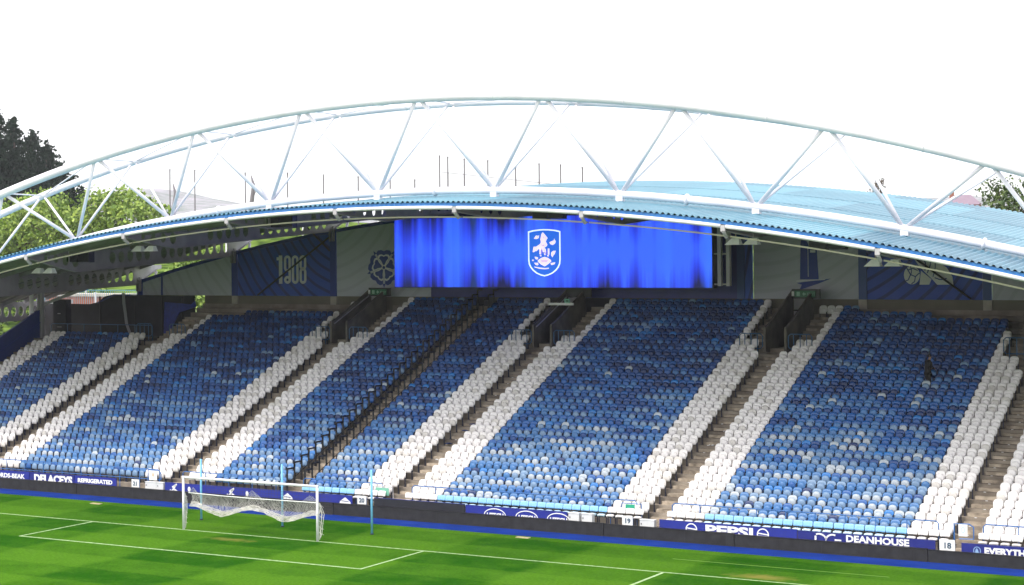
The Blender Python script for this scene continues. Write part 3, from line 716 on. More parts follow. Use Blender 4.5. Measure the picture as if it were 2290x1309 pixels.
for s in (10.45, 10.95):
    b = MB(); b.box(s-.1, s+.1, .1, .4, -2.0, 3.0)
    b.build('support_post', grey_st_l, scr, loc=(0,0,scz-11.0))
b = MB()
for z in (-1.9, -.2, 1.5): b.bar((10.1,.25,z),(11.0,.25,z), .08, .08)
b.build('support_rung', grey_st_l, scr, loc=(0,0,scz-11.0))
crest_w = mat('crest_white', (.80,.92,1.0), .5, emit=.62); crest_p = mat('crest_pink', (.85,.74,.84), .5, emit=.60); crest_b = mat('crest_inner_blue', (.015,.13,.70), .5, emit=.62)
# crest geometry from shield coordinates (u right 0..1, v down 0..1)
CW, CH = 2.06, 2.78; CX0, CZ1 = 4.6-scx, (14.45-11.0)
def cp(u, v): return (CX0+u*CW, CZ1-v*CH)
sh = [(0,.045),(.15,.02),(.35,.004),(.5,0),(.65,.004),(.85,.02),(1,.045)] + [(1,.65),(.985,.74),(.94,.81),(.86,.88),(.75,.94),(.62,.98),(.5,1.0),(.38,.98),(.25,.94),(.14,.88),(.06,.81),(.015,.74),(0,.65)]
def shrink(p, k=.07): return (p[0]*(1-2*k)+k, p[1]*(1-2*k*.74)+k*.74)
def scr_poly(name, polys, m, y):
    b = MB()
    for p in polys: b.prism([cp(*q) for q in p], y-.01, y)
    o = b.build(name, m, scr); fix_normals(o); return o
b = MB(); n = len(sh); A = [cp(*p) for p in sh]; B = [cp(*shrink(p, .035)) for p in sh]
v = [(x,-.05,z) for x, z in A]+[(x,-.05,z) for x, z in B]+[(x,-.03,z) for x, z in A]+[(x,-.03,z) for x, z in B]; f = []
for i in range(n):
    j = (i+1) % n; f += [(i,j,n+j,n+i),(2*n+i,3*n+i,3*n+j,2*n+j),(i,2*n+i,2*n+j,j),(n+i,n+j,3*n+j,3*n+i)]
b.add(v, f); fix_normals(b.build('crest_border', crest_w, scr))
scr_poly('crest_field', [[shrink(p, .036) for p in sh]], crest_b, -.028)
scr_poly('crest_charge', [
 [(.42,.10),(.46,.065),(.52,.11),(.61,.19),(.58,.22),(.55,.26),(.60,.33),(.58,.36),(.50,.40),(.55,.42),(.55,.50),(.50,.49),(.46,.49),(.44,.44),(.35,.41),(.25,.47),(.22,.46),(.18,.49),(.14,.48),(.17,.37),(.25,.37),(.38,.31),(.40,.27),(.38,.22),(.40,.16)],
 [(.18,.20),(.25,.13),(.30,.14),(.35,.13),(.33,.19),(.27,.21)],
 [(.66,.28),(.72,.26),(.80,.24),(.81,.20),(.86,.27),(.83,.31),(.76,.34),(.69,.32)],
 [(.35,.40),(.40,.40),(.40,.53),(.35,.53)], [(.61,.41),(.66,.41),(.66,.54),(.61,.54)],
 [(.72,.49),(.78,.46),(.86,.46),(.82,.53),(.78,.56),(.75,.60),(.71,.55)],
 [(.30,.66),(.40,.61),(.51,.585),(.62,.61),(.71,.66),(.71,.69),(.60,.75),(.51,.79),(.40,.75),(.30,.69)],
 [(.20,.58),(.25,.585),(.31,.60),(.30,.64),(.24,.64),(.21,.61)],
 [(.11,.655),(.15,.64),(.18,.655),(.15,.68)], [(.18,.71),(.30,.71),(.32,.75),(.28,.77),(.22,.75)], [(.69,.72),(.84,.70),(.82,.74),(.75,.76),(.71,.76)],
 [(.36,.55),(.40,.54),(.42,.57),(.38,.58)], [(.48,.52),(.52,.50),(.55,.53),(.52,.56)], [(.59,.55),(.64,.54),(.64,.58),(.60,.58)],
 [(.18,.79),(.35,.81),(.52,.825),(.64,.815),(.64,.84),(.5,.85),(.34,.84),(.2,.81)]], crest_p, -.042)
b = MB()
for P in ([(.42,.33),(.47,.35),(.53,.33)],[(.42,.40),(.43,.53)],[(.50,.47),(.50,.52)],[(.57,.46),(.57,.54)],[(.40,.66),(.61,.66)],[(.41,.69),(.60,.69)],[(.48,.155),(.49,.20)],[(.54,.17),(.54,.2)]):
    for a, c in zip(P[:-1], P[1:]):
        a = cp(*a); c = cp(*c); b.bar((a[0],-.056,a[1]),(c[0],-.056,c[1]), .02, .03)
b.build('crest_line', mat('crest_line_mauve', (.25,.12,.40), .5, emit=.8), scr)

# exit signs -------------------------------------------------------------------------------------
for v, lab in ((-6.9, 'green exit sign over the stairwell below the rose emblem'), (20.1, 'green exit sign over the stairwell below the tower emblem')):
    e = empty('exit_sign', (v+.1, 30.95, 10.48), lab, 'exit sign')
    b = MB(); b.box(-.42,.72,-.03,.03,0,.36); b.build('plate', sign_green, e)
    b = MB(); b.box(-.58,-.46,-.04,.02,.06,.32); b.build('emergency_lamp', sign_white, e)
    b = MB(); b.box(-.3,-.12,-.045,-.035,.06,.3); b.prism([(.02,.18),(.12,.3),(.12,.22),(.2,.22),(.2,.14),(.12,.14),(.12,.06)], -.045, -.035); b.build('pictogram', mat('sign_pictogram', (.3,.5,.4), .5), e)
    text_mesh('EXIT', 'lettering', bpy.data.materials['sign_pictogram'], .22, .28, -.035, .1, 1, e)
e = empty('exit_sign', (7.05, 28.95, 10.12), 'small pale green exit sign on the light bar below the giant screen', 'exit sign')
b = MB(); b.box(-.16,.16,-.02,.02,0,.24); b.build('plate', sign_green_l, e); b = MB(); b.box(-.09,.09,-.03,-.021,.05,.17); b.build('pictogram', sign_green, e)

# ------------------------------------------------------------------ SEATS
def back_shape(kind):
    """returns verts/faces of backrest, local: faces -y, base at tread"""
    nu, nv = 8, 4; vs = []; fs = []
    for side in (0, 1):
        for j in range(nv+1):
            for i in range(nu+1):
                u = -1+2*i/nu
                if kind == 'round': zt_ = .805 - .085*abs(u)**4
                else: zt_ = .86 - .02*abs(u)**6
                zb_ = .43 if kind == 'round' else .60
                z = zb_ + (zt_-zb_)*j/nv
                hw_ = .209 - (.02 if j == 0 else 0) - (.014 if j == nv and kind == 'round' else 0)
                y = .075*(z-.43)/.37 - .045*u*u*(1 - .3*j/nv) - (.0 if j < nv else -.012)
                vs.append((u*hw_, y + side*.026, z))
    m = (nu+1)*(nv+1)
    for s in (0, 1):
        for j in range(nv):
            for i in range(nu):
                a = s*m+j*(nu+1)+i; q = (a, a+1, a+nu+2, a+nu+1); fs.append(q if s == 0 else q[::-1])
    rim = [i for i in range(nu+1)] + [j*(nu+1)+nu for j in range(1, nv+1)] + [nv*(nu+1)+i for i in range(nu-1, -1, -1)] + [j*(nu+1) for j in range(nv-1, 0, -1)]
    for k in range(len(rim)): a, c = rim[k], rim[(k+1) % len(rim)]; fs.append((a, a+m, c+m, c))
    return vs, fs
def pan_shape(kind):
    nu, nv = 6, 3; vs = []; fs = []
    if kind == 'round':
        for side in (0, 1):
            for j in range(nv+1):
                for i in range(nu+1):
                    u = -1+2*i/nu; zt_ = .675 - .085*abs(u)**3
                    z = .345 + (zt_-.345)*j/nv; hw_ = .178 - (.012 if j in (0, nv) else 0)
                    bulge = .035*(1-u*u)*math.sin(math.pi*(.15+.7*j/nv))
                    vs.append((u*hw_, -.125 + .03*(z-.345)/.34 - (bulge if side == 0 else -.035), z))
    else:   # pan part lowered: sloping plate with a bright front lip
        for side in (0, 1):
            for j in range(nv+1):
                for i in range(nu+1):
                    u = -1+2*i/nu; t = j/nv
                    y = -.07 - .20*math.sin(t*1.35); z = .55 - .02*t - side*.05 - .02*abs(u)**4
                    vs.append((u*.17, y + (.02 if side else 0)*t, z - (.04*t if side else 0)))
    m = (nu+1)*(nv+1)
    for s in (0, 1):
        for j in range(nv):
            for i in range(nu):
                a = s*m+j*(nu+1)+i; q = (a, a+1, a+nu+2, a+nu+1); fs.append(q if s == 0 else q[::-1])
    rim = [i for i in range(nu+1)] + [j*(nu+1)+nu for j in range(1, nv+1)] + [nv*(nu+1)+i for i in range(nu-1, -1, -1)] + [j*(nu+1) for j in range(nv-1, 0, -1)]
    for k in range(len(rim)): a, c = rim[k], rim[(k+1) % len(rim)]; fs.append((a, a+m, c+m, c))
    return vs, fs
def bracket_shape(plates=False):
    b = MB()
    if plates: b.box(-.222,-.208,-.12,.02,.30,.63); b.box(.208,.2205,-.12,.02,.30,.63)  # dark strips added in the gaps to paint the shade between blue seats
    b.box(-.20,-.165,-.03,.03,0,.46); b.box(.165,.20,-.03,.03,0,.46); b.box(-.165,.165,-.02,.02,.36,.40); b.box(-.215,-.15,-.06,.06,0,.015); b.box(.15,.215,-.06,.06,0,.015)
    return b.v, b.f
SH = {('back','round'): back_shape('round'), ('back','flat'): back_shape('flat'), ('pan','round'): pan_shape('round'), ('pan','flat'): pan_shape('flat'), ('br',''): bracket_shape(), ('br','p'): bracket_shape(True)}
MC = {}
def seat_mesh(part, kind, mi):
    k = (part, kind, mi)
    if k not in MC:
        v, f = SH[(part, kind)]; b = MB(); b.add(v, f)
        MC[k] = b.mesh({'back':'backrest','pan':'seat_pan','br':'bracket'}[part], dark_steel if part == 'br' else SEATM[mi], smooth=(part != 'br'))
        if part != 'br':
            pass
    return MC[k]
# enumerate seats
def blue_shade(b, i, s, which):
    r = random.random()
    cl_ = noise.noise(Vector((s*.22+b*13.1, i*1.7, 5 if which else 9)))   # runs along rows
    sun = min(1, max(0, 1-(i-3)/19)) + (.08 if b >= 3 else -.04)  # upper rows sheltered from weather
    if which == 'back':
        if r > .968: return 6 if sun > .15 else 5
        if r < .02: return 0
        if random.random() < .05: return 3
        q = .22*random.random() + .55*cl_ + .48*sun + .04
        return 0 if q < .10 else 1 if q < .30 else 2 if q < .50 else 4 if q < .80 else 5 if q < .93 else 6
    q = .25*r + .75*cl_ + .66*sun + .0
    return 0 if q < .08 else 1 if q < .26 else 2 if q < .38 else 4 if q < .56 else 5 if q < .86 else 6
random.seed(21)
SEATS = []   # (block, row, idx, x, y, z, type, kind, backmat, panmat)
blocks = [(-29.788, 0, 20), (AC[0]+.54, 1, 28), (AC[1]+.54, 2, 28), (AC[2]+.54, 3, 28), (AC[3]+.54, 4, 28), (AC[4]+.54, 5, 14)]
def toprow(bk, s):
    if bk == 0: return 24
    if bk == 1: return 28 if s < 9 else 29 if s < 25 else 31
    if bk == 4: return 31 if s < 6 else 30 if s < 15 else 27 if s == 24 else 29
    if bk == 5: return 28
    return 32
for (x0, bk, n) in blocks:
    for i in range(0, 33):
        for s in range(n):
            if i == 0 and (bk < 2 or (bk == 2 and s < 16)): continue
            if i > toprow(bk, s): continue
            lefts = s < 4; rights = (s >= n-4) and bk != 5
            if bk == 2 and s in (14, 15, 16): continue
            # white strips near vomitories
            tl = [99, 24, 25, 25, 25, 23][bk]; tr = [24, 25, 25, 25, 23, 99][bk]
            if lefts and i > tl and s != 3 and not (i == (31 if bk == 4 else 99) and s in (1, 2)): continue
            if lefts and i in (tl, tl-1) and s == 0: continue
            if rights and i > tr and s != n-4 and not (i == 31 and s in (n-2, n-3) and bk == 1): continue
            if rights and i in (tr, tr-1) and s == n-1: continue
            if bk == 0 and lefts and s < 1 and i > 22: continue
            if bk == 0 and i > 24: continue
            typ = 'white' if (lefts or rights) else 'blue'
            kind = 'round'; bm_ = pm_ = 7
            if typ == 'white':
                bm_ = 8 if random.random() < .10 else 7; pm_ = 8 if random.random() < .22 else 7
            else:
                bm_ = blue_shade(bk, i, s, 'back'); pm_ = blue_shade(bk, i, s, '')
            if i == 0:
                kind = 'flat'
                if typ == 'blue': typ = 'light blue'; bm_, pm_ = 9, 10
            SEATS.append((bk, i, s, x0+SP*(s+.5), seat_y(i), tz(i), typ, kind, bm_, pm_, n))
# choose the individuals: in frame and nearest
from bpy_extras.object_utils import world_to_camera_view
S.render.resolution_x, S.render.resolution_y = 1024, 585
bpy.context.view_layer.update()
Cp = cam.location
def dist(s): return math.dist((s[3], s[4], s[5]+.6), Cp)
def inframe(s):
    q = world_to_camera_view(S, cam, Vector((s[3], s[4], s[5]+.6))); return -.002 < q.x < 1.002 and -.002 < q.y < 1.002
ORD = ['zeroth','first','second','third','fourth','fifth','sixth','seventh','eighth','ninth','tenth','eleventh','twelfth','thirteenth','fourteenth','fifteenth','sixteenth','seventeenth','eighteenth','nineteenth','twentieth','twenty-first','twenty-second','twenty-third','twenty-fourth','twenty-fifth','twenty-sixth','twenty-seventh','twenty-eighth','twenty-ninth','thirtieth','thirty-first','thirty-second']
BN = ['leftmost block','block left of the goal','block behind the goal','block between signs 20 and 19','block between signs 19 and 18','rightmost block']
ind = set()
for ty in ('white', 'blue', 'light blue'):
    L_ = sorted([s for s in SEATS if s[6] == ty and inframe(s)], key=dist)[:300]
    ind |= set((s[0], s[1], s[2]) for s in L_)
for s in SEATS:
    if (s[0], s[1], s[2]) not in ind: continue
    bk, i, k, x, y, z, typ, kind, bm_, pm_, n = s
    jx = random.uniform(-.008,.008)
    desc = {'white': 'white', 'blue': ['dark blue','dark blue','blue','bright blue','greyish blue','faded blue','pale grey'][bm_] if bm_ < 7 else 'blue', 'light blue': 'light blue'}[typ]
    lab = '%s seat, %s from left in the %s row, %s' % (desc, ORD[k+1], ORD[i+1] if i else 'front', BN[bk])
    e = bpy.data.objects.new({'white':'white_stadium_chair','blue':'blue_stadium_chair','light blue':'light_blue_stadium_chair'}[typ], None); COL.objects.link(e); e.location = (x+jx, y, z); e.rotation_euler = (0,0,random.uniform(-.03,.03)); e.empty_display_size = .1
    tag(e, lab, 'seat', {'white':'white seats along the aisles','blue':'blue seats in the middle of the blocks','light blue':'light blue seats of the front row'}[typ])
    for part, kd, mi, nm in (('back', kind, bm_, 'backrest'), ('pan', kind, pm_, 'seat_pan'), ('br', 'p' if typ == 'blue' else '', 0, 'bracket')):
        o = bpy.data.objects.new(nm, seat_mesh(part, kd, mi)); COL.objects.link(o); o.parent = e
import numpy as np
def bulk(typ, label, cat):
    L_ = [s for s in SEATS if s[6] == typ and (s[0], s[1], s[2]) not in ind]
    if not L_: return
    V = []; F = []; MI = []; SM = []; off = 0
    mats = SEATM + [dark_steel]
    base = {k: (np.array(v[0], float), v[1]) for k, v in SH.items()}
    for s in L_:
        bk, i, k, x, y, z, ty_, kind, bm_, pm_, n = s
        a = random.uniform(-.03,.03); ca, sa = math.cos(a), math.sin(a); jx = random.uniform(-.008,.008)
        for part, kd, mi in (('back', kind, bm_), ('pan', kind, pm_), ('br', 'p' if typ == 'blue' else '', len(SEATM))):
            v, f = base[(part, kd)]
            w_ = np.empty_like(v); w_[:,0] = v[:,0]*ca - v[:,1]*sa + x + jx; w_[:,1] = v[:,0]*sa + v[:,1]*ca + y; w_[:,2] = v[:,2]+z
            V.append(w_); F += [tuple(q+off for q in g) for g in f]; MI += [mi]*len(f); SM += [part != 'br']*len(f); off += len(v)
    me = bpy.data.meshes.new(cat.replace(' ', '_')); me.from_pydata(np.concatenate(V).tolist(), [], F)
    for m in mats: me.materials.append(m)
    me.polygons.foreach_set('material_index', MI); me.polygons.foreach_set('use_smooth', SM); me.update()
    o = bpy.data.objects.new(cat.replace(' ', '_'), me); COL.objects.link(o); tag(o, label, cat, kind='stuff')
bulk('white', 'farther white seats lining the aisles up the stand', 'white seats')
bulk('blue', 'farther blue seats filling the middle of every block', 'blue seats')

# ------------------------------------------------------------------ segregation rails (black) in the block behind the goal
for xx, lab in ((-.1, 'stepped black handrail on the left of the narrow stair behind the goal'), (.98, 'stepped black handrail on the right of the narrow stair behind the goal')):
    e = empty('stair_railing', (xx, 8.8, .4), lab, 'railing', 'black railings up the stand')
    for i in range(1, 33):
        b = MB(); y = seat_y(i)-.1; h = 1.28
        b.tube([(0, y-8.8, tz(i)-.4), (0, y-8.8, tz(i)+h-.4)], .05, 6); b.tube([(0, y-8.8, tz(i)+h-.4), (0, y+T-8.8, tz(i)+h-.4)], .05, 6)
        b.tube([(0, y+T-8.8, tz(i)+h-.4), (0, y+T-8.8, tz(i)+h+RZ-.4)], .05, 6)
        b.build('rail_section', black_p, e)
    b = MB()
    for i in range(1, 30):
        y = seat_y(i)-.1; b.tube([(0, y-8.8, tz(i)+.5-.4),(0, y+T-8.8, tz(i)+RZ+.5-.4)], .02, 6)
    b.build('mid_rail', black_p, e)

# front guard rails
def guard(x0, x1, label, y=9.06, z0=.42, h=1.17, low=False, col=None):
    e = empty('guard_rail', ((x0+x1)/2, y, z0), label, 'guard rail', 'blue guard rails along the front row'); cx = (x0+x1)/2
    b = MB(); r = .025
    b.tube([(x0-cx,0,0),(x0-cx,0,h-.1),(x0-cx+.1,0,h),(x1-cx-.1,0,h),(x1-cx,0,h-.1),(x1-cx,0,0)], r, 8); b.build('top_rail', col or blue_rail, e, smooth=True)
    n = max(2, int((x1-x0)/1.3))
    for k in range(1, n):
        xx = x0-cx+(x1-x0)*k/n; b = MB(); b.tube([(xx,0,0),(xx,0,h)], .022, 6); b.build('post', col or blue_rail, e)
    if low:
        b = MB(); b.tube([(x0-cx,0,h*.55),(x1-cx,0,h*.55)], .022, 6); b.build('lower_rail', col or blue_rail, e)
guard(-30.6,-21.2,'long blue guard rail fronting the leftmost block', low=True, y=8.5)
guard(-19.6,-7.6,'blue guard rail with lower bar left of the goal', low=True, y=8.5)
guard(-6.1,-.25,'blue guard rail fronting the seats behind the left of the goal', low=False, y=8.55)
guard(1.1,5.75,'short blue guard rail behind the right end of the goal')
guard(7.4,19.1,'blue guard rail fronting the block between signs 20 and 19')
guard(20.8,32.5,'blue guard rail fronting the block between signs 19 and 18')
guard(34.3,44,'blue guard rail fronting the rightmost block')
# platform rail, corner
guard(-29.6,-21.1,'thin blue rail along the back of the leftmost block', y=26.5, z0=tz(25), h=1.0, col=mat('dull_blue_rail', (.04,.12,.25), .5))
dull = bpy.data.materials['dull_blue_rail']
# vomitory side barriers
nm = {-20.4:('left of the stair by the dark corner','right of the stair by the dark corner'), -6.9:('left of the stairwell under the rose','right of the stairwell under the rose'), 6.6:('left of the stairwell under the screen','right of the stairwell under the screen'), 20.1:('left of the stairwell under the tower emblem','right of the stairwell under the tower emblem'), 33.6:('left of the far right stairwell','right of the far right stairwell')}
for a in AC:
    for s, (x0, x1) in enumerate(((a-1.95, a-.7), (a+.7, a+1.95))):
        e = empty('stair_barrier', ((x0+x1)/2, 26.45, tz(25)), 'small blue hooped barrier %s' % nm[a][s], 'barrier', 'blue barriers beside the stairwells')
        w_ = (x1-x0)/2; b = MB(); b.tube([(-w_+.12,0,.3),(-w_,0,.42),(-w_,0,.98),(-w_+.12,0,1.1),(w_-.12,0,1.1),(w_,0,.98),(w_,0,.42),(w_-.12,0,.3),(-w_+.12,0,.3)], .028, 6); b.build('hoop', dull, e)
        for xx in (-w_*.55, 0, w_*.55):
            b = MB(); b.tube([(xx,0,-.1),(xx,0,1.1)], .024, 6); b.build('post', dull, e)

# ------------------------------------------------------------------ pitch-side boards
LEDX = [-40,-26,-12.87,3.5,17.9,24.03,32.3,42,55]
for k in range(len(LEDX)-1):
    x0, x1 = LEDX[k]+.015, LEDX[k+1]-.015; cx = (x0+x1)/2
    e = empty('perimeter_board', (cx, 8.0, 0), ['dark grey perimeter board beyond the left edge','dark grey perimeter board in the left corner below the first adverts','dark grey perimeter board running behind the goal','dark grey perimeter board below the black hoarding and ellipse logos','dark grey perimeter board below sign 19','dark grey perimeter board right of the faint pitch line start','dark grey perimeter board below sign 18','dark grey perimeter board beyond the right edge'][k], 'perimeter board', 'dark perimeter boards behind the goal line')
    lt_ = [.6,.6,.6,.6,.585,.555,.53,.52][k]
    b = MB(); b.box(x0-cx, x1-cx, 0, .12, .03, lt_-.025); b.build('panel', led_m, e)
    b = MB(); b.box(x0-cx, x1-cx, -.015, .14, lt_-.025, lt_); b.box(x0-cx, x1-cx, -.012, 0, .0, .035); b.build('frame', black_p, e)
    b = MB(); q = x0+1.9
    while q < x1: b.box(q-cx-.006, q-cx+.006, -.003, 0, .04, lt_-.026); q += 1.93
    b.build('seam', black_p, e)
BY = 8.22
def board(x0, x1, label, m, top=.95, texts=(), extra=None):
    cx = (x0+x1)/2; e = empty('advertising_board', (cx, BY, .05), label, 'advertising board')
    b = MB(); b.box(x0-cx, x1-cx, 0, .06, 0, top-.05); b.build('panel', m, e)
    b = MB(); b.box(x0-cx, x1-cx, -.01, .07, top-.05, top-.035); b.build('edge_trim', mat('board_trim', (.03,.04,.25), .5) if 'board_trim' not in bpy.data.materials else bpy.data.materials['board_trim'], e)
    for (t, xx, z, size, sx, bold) in texts: text_mesh(t, 'lettering', lettering, size, xx-cx, -.004, z-.05, sx, e, bold=bold)
    if extra: extra(e, cx)
    return e
def bold_fit(t, x0, x1, size):   # x scale so that text spans x0..x1
    cu = bpy.data.curves.new('t', 'FONT'); cu.body = t; cu.size = size; ob = bpy.data.objects.new('t', cu); COL.objects.link(ob)
    bpy.context.view_layer.update(); wdt = ob.dimensions.x; bpy.data.objects.remove(ob); bpy.data.curves.remove(cu); return (x1-x0)/max(wdt, .01)
board(-31,-16.4,'navy advert board with blurred white wording at the far left', navy, 1.0, [('ACCORDS-BEAK', -19.6, .62, .33, bold_fit('ACCORDS-BEAK', -19.6,-16.75,.33), .012)])
board(-16.37,-13.2,'dark navy advert board with the tallest cropped white capitals, far left', navy_d, 1.0, [('DELACEYS', -16.05, .50, .58, bold_fit('DELACEYS', -16.05,-13.4,.58), .028)])
board(-13.17,-10.3,'short navy advert board with small white capitals just left of sign 21', navy, 1.0, [('REFRIGERATED', -12.95, .66, .30, bold_fit('REFRIGERATED', -12.95,-10.6,.30), .014)])
def ticks(e, cx):
    for xx in (-6.55, -2.9):
        b = MB()
        for P in ([(-.18,.62-.05),(-.05,.5),(.22,.85)], [(-.02,.72),(.28,.9)], [(.12,.62),(.3,.52)]):
            for p, q in zip(P[:-1], P[1:]): b.bar((xx-cx+p[0], -.006, p[1]-.02), (xx-cx+q[0], -.006, q[1]-.02), .012, .09)
        b.build('tick_logo', lettering, e); b = MB()
        b.prism([(xx-cx+1.08+.09*math.cos(t)*1, .66+.14*math.sin(t)) for t in [math.pi*2*k/10 for k in range(10)]], -.012, -.002); b.build('oval_mark', lettering, e)
    for xx in (.65, 4.05):
        b = MB()
        b.prism([(xx-cx-.32,.52),(xx-cx+.32,.52),(xx-cx+.3,.62),(xx-cx+.12,.76),(xx-cx,.84),(xx-cx-.12,.76),(xx-cx-.3,.62)], -.012, -.002)
        b.build('dome_logo', lettering, e); b = MB(); b.bar((xx-cx-.2,-.016,.66),(xx-cx+.2,-.016,.64), .012, .03); b.build('logo_line', navy_d, e)
board(-7.05, 4.45, 'long navy advert board with white tick and dome logos behind the goal', navy, .98, (), ticks)
board(5.7, 10.7, 'plain black hoarding to the right of sign 20', blk_board, .97)
def ellipses(e, cx):
    for xx in (12.25, 13.95, 15.0+.62):
        pass
    for xx in (12.3, 13.95, 15.58-.02):
        b = MB(); n = 24; vs = []; 
        for k in range(n+1):
            a = math.pi*(1.15-1.3*k/n); c_, s_ = math.cos(a), math.sin(a)
            vs += [(xx-cx+.58*c_, -.012, .50+.34*s_), (xx-cx+.54*c_, -.012, .50+.295*s_), (xx-cx+.58*c_, -.002, .50+.34*s_), (xx-cx+.54*c_, -.002, .50+.295*s_)]
        fs = []
        for k in range(n):
            o_ = k*4; fs += [(o_, o_+4, o_+5, o_+1), (o_+2, o_+3, o_+7, o_+6), (o_, o_+2, o_+6, o_+4), (o_+1, o_+5, o_+7, o_+3)]
        b.add(vs, fs); b.build('ellipse_logo', lettering, e)
        text_mesh('UTECH', 'lettering', lettering, .27, xx-cx-.42, -.004, .42, bold_fit('UTECH', 0, .84, .27), e, bold=.012)
board(10.75, 16.0, 'royal blue advert board with three white ellipse logos', navy, .95, (), ellipses)
def round_logos(e, cx):
    for xx in (22.0, 25.25):
        b = MB(); ringshape_local(b, xx-cx, .60-.05, .27, .27, .05); b.bar((xx-cx-.24,-.008,.60),(xx-cx+.24,-.008,.55), .012, .05); b.box(xx-cx-.2, xx-cx+.2, -.012, -.002, .42, .5); b.build('round_logo', lettering, e)
def ringshape_local(b, cx, cz, rx, rz, t, n=24):
    v = []; f = []
    for k in range(n):
        a = 2*math.pi*k/n
        v += [(cx+rx*math.cos(a),-.012,cz+rz*math.sin(a)),(cx+(rx-t)*math.cos(a),-.012,cz+(rz-t)*math.sin(a)),(cx+rx*math.cos(a),-.002,cz+rz*math.sin(a)),(cx+(rx-t)*math.cos(a),-.002,cz+(rz-t)*math.sin(a))]
    for k in range(n):
        o_ = 4*k; p = 4*((k+1) % n); f += [(o_,p,p+1,o_+1),(o_+2,o_+3,p+3,p+2),(o_,o_+2,p+2,p),(o_+1,p+1,p+3,o_+3)]
    b.add(v, f)
board(20.5, 26.75, 'blue advert board with cropped white capitals between two round logos', navy, .92, [('PEPSI', 22.62, .45, .56, bold_fit('PEPSI', 22.62, 24.7, .56), .022)], round_logos)
def dg(e, cx):
    b = MB(); z = .62
    def arc(x0, z0, r, a0, a1, w_=.07):
        P = [(x0-cx+r*math.cos(a0+(a1-a0)*k/8), z0+r*.9*math.sin(a0+(a1-a0)*k/8)) for k in range(9)]
        for p, q in zip(P[:-1], P[1:]): b.bar((p[0],-.007,p[1]),(q[0],-.007,q[1]), .012, w_)
    b.box(27.52-cx, 27.60-cx, -.013, -.001, .5, .68); arc(27.72, .50, .30, math.pi*.65, 0); arc(28.3, .50, .30, math.pi*1.0, math.pi*.38); b.box(28.38-cx, 28.66-cx, -.013, -.001, .52, .58)
    b.build('monogram', lettering, e)
board(26.78, 32.55, 'dark navy advert board with white monogram and capitals, left of sign 18', navy_d, .88, [('DEANHOUSE', 28.85, .575, .38, bold_fit('DEANHOUSE', 28.85, 31.45, .38), .014)], dg)
def badge(e, cx):
    b = MB(); ringshape_local(b, 34.22-cx, .55, .15, .17, .03); b.prism([(34.14-cx,.44),(34.3-cx,.44),(34.25-cx,.6),(34.2-cx,.66),(34.16-cx,.58)], -.012, -.002); b.build('badge', mat('badge_blue', (.25,.4,.65), .5), e)
board(33.6, 44, 'navy advert board beginning EVERYTHI at the right edge', navy_d, .86, [('EVERYTHING', 34.5, .50, .36, bold_fit('EVERYTHI', 34.5, 36.15, .36), .018)], badge)
# numbered gate signs
def gate_sign(x, txt, label, z=.62, w_=.5, h=.42, y=8.15, m=None):
    e = empty('gate_sign', (x, y, z), label, 'number sign'); b = MB(); b.box(-w_/2, w_/2, -.015, .015, 0, h); b.build('plate', m or sign_white, e)
    text_mesh(txt, 'numeral', sign_text, h*.72, 0, -.02, h*.22, 1, e, align='CENTER', bold=.008)
    b = MB(); b.box(-w_/2, -w_/2+.04, .02, .06, -.5, h*.8); b.box(w_/2-.04, w_/2, .02, .06, -.5, h*.8); b.build('bracket', blue_rail, e)
gate_sign(-8.95, '21', 'white number 21 sign left of the goal')
gate_sign(5.05, '20', 'white number 20 sign right of the goal')
gate_sign(19.0, '19', 'white number 19 sign between two advert boards', .58)
gate_sign(33.05, '18', 'white number 18 sign between the lettered boards', .52, .62, .46)
# notice plates on rails
e = empty('notice_plate', (33.55, 8.95, 1.05), 'white notice plate on a blue hoop beside the number 18 stairs', 'notice')
b = MB(); b.box(-.22,.14,-.02,.0,0,.5); b.build('plate', sign_white, e); b = MB(); ringshape_local(b, -.04, .26, .08, .12, .02); b.v = [(x,y-.012,z) for x,y,z in b.v]; b.build('print', mat('pale_blue_print', (.35,.55,.8), .6), e)
b = MB(); b.tube([(-.4,.02,-.6),(-.4,.02,.5),(.2,.02,.52),(.38,.02,.4),(.38,.02,-.1),(-.2,.02,-.12)], .03, 6); b.build('hoop', blue_rail, e)
e = empty('notice_plate', (18.85, 8.95, 1.02), 'green and white notice on a blue hoop above the number 19 sign', 'notice')
b = MB(); b.box(-.25,.2,-.02,0,.02,.4); b.build('plate', mat('notice_green', (.02,.35,.22), .6), e); b = MB(); b.box(-.4,-.25,-.018,0,.02,.4); b.box(.2,.38,-.018,0,.02,.4); b.build('margin', sign_white, e)
b = MB(); b.tube([(-.5,.03,.05),(-.45,.03,.44),(.5,.03,.44),(.52,.03,-.5)], .03, 6); b.build('hoop', blue_rail, e)
e = empty('notice_plate', (5.85, 8.95, 1.0), 'pale green notice on the rail above the number 20 stairs', 'notice')
b = MB(); b.box(-.45,.3,-.02,0,.02,.4); b.build('plate', sign_green_l, e); b = MB(); b.tube([(-.6,.03,-.4),(-.6,.03,.45),(.5,.03,.45),(.55,.03,-.5)], .028, 6); b.build('hoop', grey_st_l, e)
e = empty('notice_plate', (-7.95, 8.4, .98), 'white notice plate on the blue rail beside the goal', 'notice')
b = MB(); b.box(-.25,.25,-.02,0,.05,.55); b.build('plate', sign_white, e); b = MB(); b.box(-.04,.06,-.03,-.021,.25,.42); b.build('print', mat('cream_print', (.6,.45,.3), .6), e)
b = MB(); b.tube([(-.35,.02,-.5),(-.35,.02,.58),(.4,.02,.58),(.5,.02,.4),(.5,.02,.1)], .028, 6); b.build('hoop', blue_rail, e)
